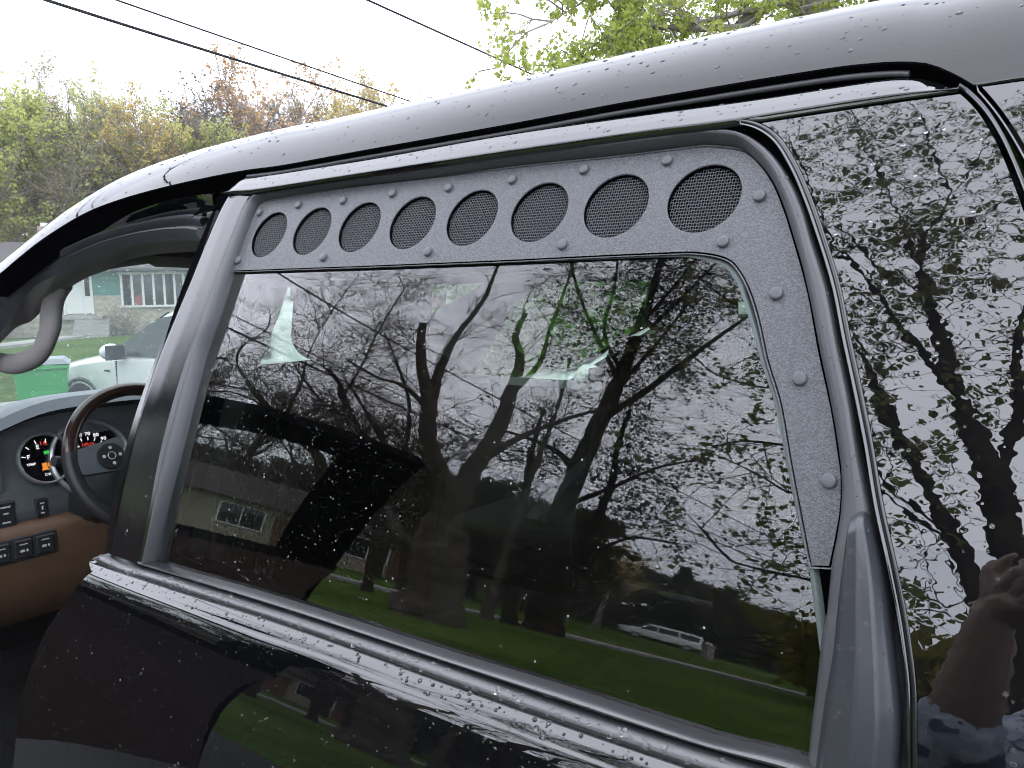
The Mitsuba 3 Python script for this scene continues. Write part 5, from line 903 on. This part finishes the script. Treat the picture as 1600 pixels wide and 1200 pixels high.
for i in range(9): obj(k + '__siding', ply(hbox(-6.5, 8.5, 1.47 + .15 * i + .002, 1.47 + .15 * (i + 1), -8, .012 + .0), 'siding_green'))
g = [hp3(-7.1, 2.85, .7), hp3(9.1, 2.85, .7), hp3(9.1, 2.85, -8.7), hp3(-7.1, 2.85, -8.7), hp3(-7.1, 4.42, -4), hp3(9.1, 4.42, -4), hp3(-7.1, 2.72, .7), hp3(9.1, 2.72, .7), hp3(-7.1, 2.72, -8.7), hp3(9.1, 2.72, -8.7)]
scene[k + '__roof'] = ply(tm(g, [[0, 1, 5], [0, 5, 4], [2, 3, 4], [2, 4, 5], [0, 4, 3], [1, 2, 5], [6, 7, 1], [6, 1, 0], [6, 8, 9], [6, 9, 7], [8, 3, 2], [8, 2, 9]]), 'roof_grey')
scene[k + '__roof__chimney'] = ply(hbox(-3.15, -2.55, 3.6, 5.25, -4.4, -3.6), 'chimney_stone'); scene[k + '__roof__chimney_cap'] = ply(hbox(-3.02, -2.68, 5.252, 5.45, -4.2, -3.8), 'trim_white')
scene[k + '__door'] = ply(hbox(-1.38, -.58, .56, 2.50, 0, .05), 'trim_white'); scene[k + '__door__sidelight'] = ply(hbox(-.47, -.25, 1.45, 2.40, 0, .055), 'pane')
scene[k + '__door__frame'] = ply(cat_mesh([hbox(-1.50, -1.39, .50, 2.62, 0, .07), hbox(-.57, -.48, .50, 2.62, 0, .07), hbox(-.24, -.12, .50, 2.62, 0, .07), hbox(-.48, -.24, .56, 1.44, 0, .062)]), 'trim_white')
scene[k + '__window'] = ply(hbox(1.2, 4.3, .93, 2.55, 0, .04), 'pane')
a_ = 1.2
for w in (.0, .50, 1.02, 1.54, 2.06, 2.56, 3.02): obj(k + '__window__mullion', ply(hbox(1.2 + w, 1.2 + w + .11, .93, 2.55, .041, .12), 'trim_white'))
obj(k + '__window__frame', ply(hbox(1.12, 4.42, 2.551, 2.66, 0, .13), 'trim_white')); obj(k + '__window__frame', ply(hbox(1.12, 4.42, .82, .929, 0, .16), 'trim_white'))
scene[k + '__window__curtain'] = ply(hbox(1.85, 2.20, .95, 1.45, .040, .046), 'curtain')
scene[k + '__porch'] = ply(hbox(-1.9, .5, .30, .45, 0.1, 1.9), 'concrete_mat')
scene[k + '__porch__base'] = ply(hbox(-1.7, .3, -.9, .298, 0.1, 1.6), 'stone_tan')
for i in range(4): obj(k + '__step', ply(hbox(-.75, .85, -.9, .28 - .21 * i, 1.62 + .33 * i, 1.95 + .33 * i), 'concrete_mat'))
put(K, 'twiggy', 'twiggy_shrub', 'bare brown shrub under the picture window of the green house', *hp3(1.4, 0, 1.6)[:2], 1.5, 0, cat='shrub')
put(K, 'twiggy', 'twiggy_shrub', 'bare brown shrub left of the porch, seen through the grab handle', *hp3(-4.3, 0, 1.4)[:2], 1.6, 140, cat='shrub')
# house mirrored through the open front door
mat('wall_beige', {'type': 'diffuse', 'reflectance': rgb(.34, .29, .22)}); mat('roof_brown', {'type': 'diffuse', 'reflectance': rgb(.075, .06, .06)}); mat('garage_brown', {'type': 'diffuse', 'reflectance': rgb(.16, .09, .06)})
k = thing('beige_house', 'low beige house with a brown roof, mirrored through the open front door', 'house'); bc = V(-22.4, -18.2, float(height(-22, -18))); ba = math.radians(-52)
def bb(x0, x1, y0, y1, z0, z1): return place_mesh(box(((x0 + x1) / 2, (y0 + y1) / 2, (z0 + z1) / 2), (x1 - x0, y1 - y0, z1 - z0)), bc, ba)
scene[k + '__wall'] = ply(bb(-7, 5, -7, 0, -.4, 2.5), 'wall_beige')
pts = np.array([(-7.6, .6, 2.5), (5.6, .6, 2.5), (5.6, -7.6, 2.5), (-7.6, -7.6, 2.5), (-7.6, -3.5, 4.4), (5.6, -3.5, 4.4)]); scene[k + '__roof'] = ply(place_mesh(tm(pts, [[0, 1, 5], [0, 5, 4], [2, 3, 4], [2, 4, 5], [0, 4, 3], [1, 2, 5], [0, 3, 2], [0, 2, 1]]), bc, ba), 'roof_brown')
for x0 in (-5.6, -2.0, 2.6):
    w = key_for(k + '__window'); scene[w] = ply(bb(x0, x0 + 1.5, 0, .03, .9, 2.1), 'pane'); scene[w + '__frame'] = ply(cat_mesh([bb(x0 - .08, x0, 0, .06, .82, 2.18), bb(x0 + 1.5, x0 + 1.58, 0, .06, .82, 2.18), bb(x0, x0 + 1.5, 0, .06, 2.101, 2.18), bb(x0, x0 + 1.5, 0, .06, .82, .899), bb(x0 + .72, x0 + .78, .031, .06, .9, 2.1)]), 'trim_white')
scene[k + '__garage_door'] = ply(bb(-.1, 2.2, 0, .05, -.2, 2.05), 'garage_brown'); scene[k + '__door'] = ply(bb(4.2, 4.9, 0, .05, -.1, 2.0), 'garage_brown')
# white van, mailbox
k = thing('white_van', 'long white passenger van with dark side windows on the lawn lane, mirrored small', 'van'); vx, vy = .88 + 57 * math.cos(math.radians(-114.4)), -.5 + 57 * math.sin(math.radians(-114.4)); vl = V(vx, vy, float(height(vx, vy))); vr = math.radians(-114.4 - 90 - 14)
Pv = lambda m, b, s=False: ply(place_mesh(m, vl, vr), b, s)
xs = [2.75, 2.7, 2.5, 2.0, 1.75, 1.2, .9, .3, -1, -2.2, -2.7, -2.78]; m, _ = body_loft(xs, [.45] * 12, [.85, 1.0, 1.12, 1.2, 1.25, 1.72, 2.0, 2.08, 2.1, 2.1, 2.06, 1.9], [.8, .92, .98, 1.0] + [1.0] * 6 + [.98, .93], [.83, .98, 1.08, 1.14, 1.18, 1.2, 1.2, 1.2, 1.2, 1.2, 1.2, 1.2], [.8] * 12)
scene[k + '__body'] = Pv(m, 'car_white', 35)
for s in (-1, 1):
    for pts in ([(1.45, 1.28), (.98, 1.85), (.45, 1.88), (.45, 1.28)], [(.32, 1.30), (.32, 1.88), (-1.05, 1.88), (-1.05, 1.30)], [(-1.2, 1.30), (-1.2, 1.88), (-2.5, 1.88), (-2.5, 1.30)]):
        v, f = side_panel(pts, .965, .82, 1.2, 2.03, .012); v[:, 1] *= s; obj(k + '__window', Pv(tm(v, f), 'car_glass'))
    for wx in (1.85, -1.75): w = obj(k + '__wheel', Pv(tyre_mesh((wx, s * .88, .36), .36, .23), 'tyre', 50)); scene[w + '__rim'] = Pv(rim_mesh((wx, s * .88, .36), .36, .23, s), 'lamp_clear', 30)
    obj(k + '__taillight', Pv(box((-2.77, s * .86, 1.25), (.06, .12, .35), 0, .02), 'lamp_red')); obj(k + '__headlight', Pv(box((2.72, s * .68, .92), (.10, .26, .16), 0, .03), 'lamp_clear')); obj(k + '__mirror', Pv(box((1.45, s * 1.14, 1.35), (.10, .16, .26), 0, .03), 'black_plastic'))
scene[k + '__windshield'] = Pv(tm([(1.80, -.8, 1.28), (1.80, .8, 1.28), (1.02, .74, 1.94), (1.02, -.74, 1.94)], [[0, 1, 2], [0, 2, 3]]), 'car_glass')
k = thing('mailbox_post', 'pale stone mailbox pillar beside the lane, right of the mirrored white van', 'mailbox'); mx, my = .88 + 44 * math.cos(math.radians(-111.2)), -.5 + 44 * math.sin(math.radians(-111.2)); mz = float(height(mx, my))
scene[k + '__pillar'] = ply(box((mx, my, mz + .55), (.5, .5, 1.2), .4, .02), 'chimney_stone'); scene[k + '__cap'] = ply(box((mx, my, mz + 1.2), (.7, .62, .1), .4, .02), 'stone_tan'); scene[k + '__box'] = ply(box((mx, my, mz + 1.37), (.52, .24, .26), .4, .08), 'trim_white', 40)
k = thing('porch_house', 'brown timber house wall with white porch posts beyond the shrubs, dim through the tinted glass', 'house')
mat('timber_brown', {'type': 'diffuse', 'reflectance': rgb(.12, .075, .05)})
scene[k + '__wall'] = ply(box((-4, 14.2, 1.3), (14, 6, 3.2)), 'timber_brown'); scene[k + '__roof'] = ply(place_mesh(tm([(-7.6, -3.6, 0), (7.6, -3.6, 0), (7.6, 3.6, 0), (-7.6, 3.6, 0), (-7.6, 0, 1.5), (7.6, 0, 1.5)], [[0, 1, 5], [0, 5, 4], [2, 3, 4], [2, 4, 5], [0, 4, 3], [1, 2, 5], [0, 2, 1], [0, 3, 2]]), (-4, 14.2, 2.9), 0), 'roof_brown')
for x in (-9, -6.5, -4, -1.5, 1): obj(k + '__porch_post', ply(box((x, 10.75, 1.3), (.14, .14, 3.1)), 'trim_white'))
# ------------------------------------------------------------------ the person taking the picture (seen only mirrored) and the phone
import manifold3d as m3
mat('skin', principled((.19, .13, .10), .5)); mat('hair_brown', principled((.045, .03, .02), .6)); mat('jeans', principled((.035, .045, .07), .9)); mat('shoe', principled((.03, .03, .03), .6))
def plaid(p, n, uv):
    a = SS(.40, .5, N(p.x * 34, p.y * 34, p.z * 34)); b = SS(.46, .56, N(p.x * 61 + 9, p.y * 61, p.z * 61)); return MIX(MIX((.05, .07, .10), (.20, .24, .29), a), (.42, .45, .48), b * .5)
mat('shirt_print', principled(mikit.proc(plaid), .85)); mat('phone_black', {'type': 'roughplastic', 'alpha': .1, 'diffuse_reflectance': rgb(.01, .01, .012)}); mat('eye_white', principled((.7, .7, .68), .2)); mat('eye_dark', principled((.02, .015, .01), .1)); mat('lips', principled((.30, .12, .10), .5))
f_ = V(-.60, .80, 0); r_ = V(.80, .60, 0); PB = V(1.115, -.865, 0)
def pp(r, f, z): return PB + r_ * r + f_ * f + V(0, 0, z)
def ball(c, r, n=14): return m3.Manifold.sphere(r, n).translate(list(map(float, c)))
def bone(a, ra, b, rb): return m3.Manifold.batch_hull([ball(a, ra), ball(b, rb)])
def organic(bones, step, it=8, close=None):
    m = m3.Manifold.batch_boolean(bones, m3.OpType.Add).refine_to_length(step); g = m.to_mesh(); t = trimesh.Trimesh(g.vert_properties[:, :3], g.tri_verts)
    t.merge_vertices(); trimesh.smoothing.filter_taubin(t, iterations=it); return t
HDc = pp(0, .02, 1.60)
wl, wr = CAM + V(-.098, -.085, -.085), CAM + V(.155, .055, -.075)     # wrists
el, er = V(.735, -.70, 1.14), V(1.26, -.56, 1.12)                  # elbows
sl, sr = pp(-.195, 0, 1.40), pp(.195, 0, 1.40)
core = [bone(pp(0, -.01, 1.38), .060, pp(0, .0, 1.50), .056), bone(pp(-.15, 0, 1.38), .07, pp(.15, 0, 1.38), .07), bone(pp(-.09, .01, 1.22), .115, pp(.09, .01, 1.22), .115), bone(pp(-.08, .01, 1.22), .115, pp(-.07, 0, .98), .115), bone(pp(.08, .01, 1.22), .115, pp(.07, 0, .98), .115), bone(pp(-.15, 0, 1.37), .07, pp(-.08, .01, 1.2), .11), bone(pp(.15, 0, 1.37), .07, pp(.08, .01, 1.2), .11), bone(pp(-.08, -.01, .93), .12, pp(.08, -.01, .93), .12)]
arm = lambda s, e, w: [bone(s, .062, e, .045), bone(e, .046, (e * .45 + w * .55), .042), bone(e * .45 + w * .55, .042, w, .028)]
leg = lambda s: [bone(pp(.09 * s, 0, .92), .095, pp(.10 * s, .02, .50), .062), bone(pp(.10 * s, .02, .50), .062, pp(.10 * s, -.01, .33), .058), bone(pp(.10 * s, -.01, .33), .058, pp(.10 * s, -.02, .09), .040)]
def head():
    o = lambda r, f, z: HDc + r_ * r + f_ * f + V(0, 0, z)
    return [bone(o(0, -.02, .045), .086, o(0, .005, .045), .083), bone(o(0, .01, .0), .072, o(0, .045, -.070), .042), bone(o(-.035, .03, -.045), .038, o(.035, .03, -.045), .038), bone(o(0, .085, .015), .010, o(0, .100, -.022), .014), bone(o(-.035, .072, .038), .014, o(.035, .072, .038), .014), bone(o(-.076, -.005, .005), .014, o(-.080, -.012, .035), .015), bone(o(.076, -.005, .005), .014, o(.080, -.012, .035), .015), bone(o(-.02, .078, -.05), .009, o(.02, .078, -.05), .009), bone(o(0, -.01, -.06), .055, pp(0, -.01, 1.46), .054)]
def hand(w, e, s, palm_dir, up, curl):
    """palm with four fingers of different lengths closed over the phone's end and a thumb leaving the side of the palm"""
    d = unit(palm_dir); u = unit(up - d * (up @ d)); n = np.cross(d, u) * s; out = [bone(w, .026, w + d * .03, .027)]
    for k in range(4):
        base = w + d * .085 + u * (.027 - .018 * k); out.append(bone(w + d * .02 + u * (.016 - .010 * k), .017, base, .0125)); L_ = (.040, .045, .042, .033)[k]; p = base; a = 0.
        for j, (ll, rr) in enumerate(((L_, .0095), (L_ * .65, .0088), (L_ * .5, .0078))):
            a += curl[j]; q = p + (d * math.cos(a) + n * math.sin(a)) * ll; out.append(bone(p, rr + .0006, q, rr)); p = q
    t0 = w + d * .03 + u * .022; t1 = t0 + d * .028 + u * .030 + n * .010; t2 = t1 + d * .030 + u * .006 + n * .020; out += [bone(t0, .016, t1, .0115), bone(t1, .0112, t2, .0092)]
    return out
hl = hand(wl, el, 1, (CAM + V(-.035, -.035, .0)) - wl, V(-.2, .3, 1.), (.45, .9, .7)); hr = hand(wr, er, -1, (CAM + V(.115, .075, 0)) - wr, V(.2, .2, 1.), (.45, .9, .7))
k = thing('person', 'person in blue grey patterned shirt holding up a phone, mirrored at the right edge', 'person')
scene[k] = ply(organic(core + arm(sl, el, wl) + arm(sr, er, wr) + leg(-1) + leg(1) + head() + hl + hr, .008, 5), 'skin', True)
shirt = [bone(pp(-.15, -.005, 1.375), .083, pp(.15, -.005, 1.375), .083), bone(pp(-.09, .01, 1.22), .130, pp(.09, .01, 1.22), .130), bone(pp(-.08, .01, 1.22), .130, pp(-.08, 0, .92), .132), bone(pp(.08, .01, 1.22), .130, pp(.08, 0, .92), .132), bone(pp(-.08, 0, .92), .132, pp(.08, 0, .92), .132), bone(pp(-.15, 0, 1.37), .082, pp(-.08, .01, 1.2), .125), bone(pp(.15, 0, 1.37), .082, pp(.08, .01, 1.2), .125), bone(pp(0, -.01, 1.40), .075, pp(0, -.008, 1.455), .068)]
for s, e, w in ((sl, el, wl), (sr, er, wr)): shirt += [bone(s, .078, e, .062), bone(e, .062, e * .62 + w * .38, .058)]
sm = organic(shirt, .014, 5); sm.vertices += (meshkit.fbm(np.array(sm.vertices) * 13, 3)[:, None] - .5) * .020 * np.array(sm.vertex_normals)
scene[k + '__shirt'] = ply(sm, 'shirt_print', True)
tr = []
for s in (-1, 1): tr += [bone(pp(.085 * s, -.005, .93), .118, pp(.10 * s, .02, .50), .078), bone(pp(.10 * s, .02, .50), .078, pp(.10 * s, -.02, .06), .066)]
tr += [bone(pp(-.08, -.008, .95), .128, pp(.08, -.008, .95), .128)]
scene[k + '__trousers'] = ply(organic(tr, .02, 5), 'jeans', True)
for s in (-1, 1): obj(k + '__shoe', ply(organic([bone(pp(.10 * s, -.05, .045), .042, pp(.11 * s, .10, .035), .036), bone(pp(.11 * s, .10, .035), .036, pp(.115 * s, .17, .03), .027), bone(pp(.10 * s, -.03, .05), .046, pp(.10 * s, -.03, .10), .048)], .012, 5), 'shoe', True))
o = lambda r, f, z: HDc + r_ * r + f_ * f + V(0, 0, z)
hm = organic([bone(o(0, -.035, .062), .088, o(0, -.005, .068), .083), bone(o(-.05, -.045, .02), .052, o(.05, -.045, .02), .052), bone(o(0, -.06, .0), .058, o(0, -.06, -.04), .05)], .008, 4); hm.vertices += (meshkit.fbm(np.array(hm.vertices) * [60, 60, 14], 3)[:, None] - .5) * .012 * np.array(hm.vertex_normals)
scene[k + '__hair'] = ply(hm, 'hair_brown', True)
for s in (-1, 1):
    e_ = key_for(k + '__eye'); sp = trimesh.creation.icosphere(subdivisions=2, radius=.0125); sp.apply_translation(o(.033 * s, .070, .022)); scene[e_] = ply(sp, 'eye_white', True)
    sp = trimesh.creation.icosphere(subdivisions=2, radius=.0065); sp.apply_translation(o(.033 * s, .0775, .022)); scene[e_ + '__iris'] = ply(sp, 'eye_dark', True)
scene[k + '__mouth'] = ply(frame_tube(curve([o(-.024, .080, -.050), o(-.01, .088, -.047), o(.01, .088, -.047), o(.024, .080, -.050)], 12), .0045, 8), 'lips', True)
ph = thing('phone', 'dark phone held up sideways by the person mirrored in the car', 'phone')
M = np.eye(4); M[:3, 0], M[:3, 1], M[:3, 2] = RIGHT, -DOWN, -FWD
def ph_(c, s, ch): m = box(c, s, 0, ch); m.apply_transform(np.array([[*M[0, :3], CAM[0]], [*M[1, :3], CAM[1]], [*M[2, :3], CAM[2]], [0, 0, 0, 1]])); return m
scene[ph] = ply(ph_((.052, -.018, .009), (.150, .074, .008), .003), 'phone_black', 30); scene[ph + '__camera_bump'] = ply(ph_((.012, -.004, .0042), (.034, .034, .0015), .0007), 'phone_black', 30)
# ------------------------------------------------------------------ rain drops
def drops(P, Nn, r, flat=.5):
    """small water caps at P with normals Nn and radii r"""
    n = len(P); el = np.array([0., .35, .7, 1.05, 1.4]); a = np.arange(9) * 2 * np.pi / 9
    u = unit(np.cross(Nn, np.where(np.abs(Nn[:, 2:]) < .9, [0, 0, 1.], [1., 0, 0]))); w = np.cross(Nn, u); sx = 1 + .18 * (np.sin(np.arange(n) * 12.9) ** 2); h = flat * r
    ring = lambda e, k: P[:, None] + (r * sx)[:, None, None] * math.cos(e) * np.cos(a)[None, :, None] * u[:, None] + r[:, None, None] * math.cos(e) * np.sin(a)[None, :, None] * w[:, None] + (h * math.sin(e) - .04 * r)[:, None, None] * Nn[:, None]
    v = np.concatenate([ring(e, 0) for e in el] + [(P + Nn * h[:, None] * .98)[:, None], (P - Nn * r[:, None] * .1)[:, None]], 1); k = v.shape[1]
    f = [];
    for i in range(4):
        for j in range(9): q = [i * 9 + j, i * 9 + (j + 1) % 9, (i + 1) * 9 + (j + 1) % 9, (i + 1) * 9 + j]; f += [[q[0], q[1], q[2]], [q[0], q[2], q[3]]]
    for j in range(9): f += [[36 + j, 36 + (j + 1) % 9, 45], [(j + 1) % 9, j, 46]]
    f = np.array(f); return v.reshape(-1, 3), (f[None] + (np.arange(n) * k)[:, None, None]).reshape(-1, 3)
rng = np.random.default_rng(77); DV, DF, at_ = [], [], 0
def add_drops(P, Nn, r, flat=.5):
    global at_
    v, f = drops(np.asarray(P, float), unit(np.asarray(Nn, float)), np.asarray(r, float), flat); DV.append(v); DF.append(f + at_); at_ += len(v)
def sizes(n, lo, hi, pw=2.5): return lo + (hi - lo) * rng.random(n) ** pw
def on_grid(g, n, i0, i1, j0, j1):
    """random points on a grid surface g (a,b,3): place and normal (towards the camera side)"""
    a, b = rng.uniform(i0, i1, n) * (g.shape[0] - 1.001), rng.uniform(j0, j1, n) * (g.shape[1] - 1.001); i, j = a.astype(int), b.astype(int); s, t = (a - i)[:, None], (b - j)[:, None]
    p = g[i, j] * (1 - s) * (1 - t) + g[i + 1, j] * s * (1 - t) + g[i, j + 1] * (1 - s) * t + g[i + 1, j + 1] * s * t; nn = unit(np.cross(g[i + 1, j] - g[i, j], g[i, j + 1] - g[i, j])); nn *= np.where(nn[:, 1:2] > .2, -1, 1) * np.where((nn[:, 2:3] < -.3), -1, 1); return p, nn
def on_strip(A, B, prof, n, lo=.1, hi=.9):
    A, B = curve(A, 200), curve(B, 200); i = rng.integers(0, 200, n); s = rng.uniform(lo, hi, n); q = A[i] * (1 - s[:, None]) + B[i] * s[:, None]; d = np.array([prof(t) for t in s]); e = .02
    p = S(q[:, 0], q[:, 1], d); q2 = A[i] * (1 - s[:, None] - e) + B[i] * (s[:, None] + e); d2 = np.array([prof(min(t + e, 1)) for t in s]); t_ = S(q2[:, 0], q2[:, 1], d2) - p
    nn = np.cross(V(1, 0, 0), t_); nn = unit(nn); nn *= np.where((nn * SN(q[:, 0], q[:, 1])).sum(1) < 0, -1, 1)[:, None]; return p, nn
m1p = pl([(0, -.004), (.12, .006), (.3, .011), (.55, .0135), (.8, .0125), (1, .007)]); m2p = pl([(0, .004), (.06, .012), (.16, .0175), (.32, .0215), (.5, .0228), (.7, .0218), (.88, .0175), (1, .010)])
p, n_ = on_strip(ar('m1_top'), ar('m1_low'), m1p, 130, .15, .9); add_drops(p, n_, sizes(130, .0006, .0019))
p, n_ = on_strip(m2a, m2b, m2p, 520, .1, .85); add_drops(p, n_, sizes(520, .0006, .0028))
p, n_ = on_grid(SKIN, 210, 0, 1, .02, .14); add_drops(p, n_, sizes(210, .0006, .0027))
bandp = pl([(0, -.004), (.03, .004), (.08, .0095), (.18, .0125), (.55, .0165), (.86, .0193), (.90, .0189), (.96, .0170), (1, .0145)])
p, n_ = on_strip(bt, band_bot, bandp, 150, .15, .75); add_drops(p, n_, sizes(150, .0006, .0021))
roofg = np.array(ROOF)[:, 5:31]; p, n_ = on_grid(roofg[(A[:, 0] < .95)], 620, .12, 1, .03, 1.); add_drops(p, n_, sizes(620, .0007, .0026))
sp_ = pl([(0, .003), (.03, .0085), (.08, .0115), (.18, .0135), (.35, .0140), (.55, .0128), (.72, .010), (.86, .006), (.95, .001), (1, -.004)])
p, n_ = on_strip(so, si, sp_, 90, .1, .7); add_drops(p, n_, sizes(90, .0005, .0016))
q = []
while len(q) < 90:
    c = V(rng.uniform(.66, .89), rng.uniform(-.05, .42)); 
    if cpoly.buffer(-.006).contains(Point(*c)): q.append(c)
q = np.array(q); add_drops(S(q[:, 0], q[:, 1], .0186), SN(q[:, 0], q[:, 1]), sizes(90, .0006, .0017))
g = np.array(ct_mesh().vertices).reshape(71, 24, 3); p, n_ = on_grid(g, 75, .08, 1, .1, .9); add_drops(p, n_, sizes(75, .0006, .0021))
q = np.c_[rng.uniform(-.17, -.07, 60), rng.uniform(-.05, .42, 60)]; q = q[(q[:, 0] > np.interp(q[:, 1], ar('bp_left')[::-1, 1], ar('bp_left')[::-1, 0]) + .006) & (q[:, 0] < np.interp(q[:, 1], so[:11][::-1, 1], so[:11][::-1, 0]) - .006)]; add_drops(S(q[:, 0], q[:, 1], .0136), SN(q[:, 0], q[:, 1]), sizes(len(q), .0005, .0014))
scene['suv__rain_drops'] = ply(tm(np.vstack(DV), np.vstack(DF)), 'water', True); note('suv__rain_drops', kind='stuff')
DV, DF, at_ = [], [], 0
p, n_ = on_grid(SKIN, 1900, 0, 1, .22, 1.); add_drops(p, n_, sizes(1900, .0004, .0015, 2.2), .8)
q = np.c_[rng.uniform(-.10, .74, 700), rng.uniform(.07, .42, 700)]; q = q[rng.random(700) < np.clip(1.1 - q[:, 0] * 1.5, .12, 1)]; q = q[(q[:, 0] > -.05)]; add_drops(S(q[:, 0], q[:, 1], -.0039), SN(q[:, 0], q[:, 1]), sizes(len(q), .0003, .0009, 2.5), .7)
q = np.c_[rng.uniform(-.05, .35, 900), rng.uniform(.20, .42, 900)]; add_drops(S(q[:, 0], q[:, 1], -.0039), SN(q[:, 0], q[:, 1]), sizes(900, .0002, .0006, 2.5), .7)
scene[DOOR + '__rain_drops'] = ply(tm(np.vstack(DV), np.vstack(DF)), 'bright_drop', True); note(DOOR + '__rain_drops', kind='stuff')
DV, DF, at_ = [], [], 0
p, n_ = on_grid(WS, 2600, .02, .98, .05, .75); add_drops(p + .0004 * V(-1, 0, 1), np.tile(V(-.6, 0, .8), (2600, 1)), sizes(2600, .0007, .0021, 2.), .6)
scene['suv__windshield__rain_drops'] = ply(tm(np.vstack(DV), np.vstack(DF)), 'water', True); note('suv__windshield__rain_drops', kind='stuff')
# ------------------------------------------------------------------ the wet air
scene['damp_air'] = {'type': 'homogeneous', 'albedo': .95, 'sigma_t': .0009}
scene['haze'] = {'type': 'cube', 'to_world': T().translate([0, 0, 10.6]).scale([430, 430, 13.7]), 'bsdf': {'type': 'null'}, 'interior': {'type': 'ref', 'id': 'damp_air'}}
note('haze', kind='stuff'); scene['camera']['medium'] = {'type': 'ref', 'id': 'damp_air'}
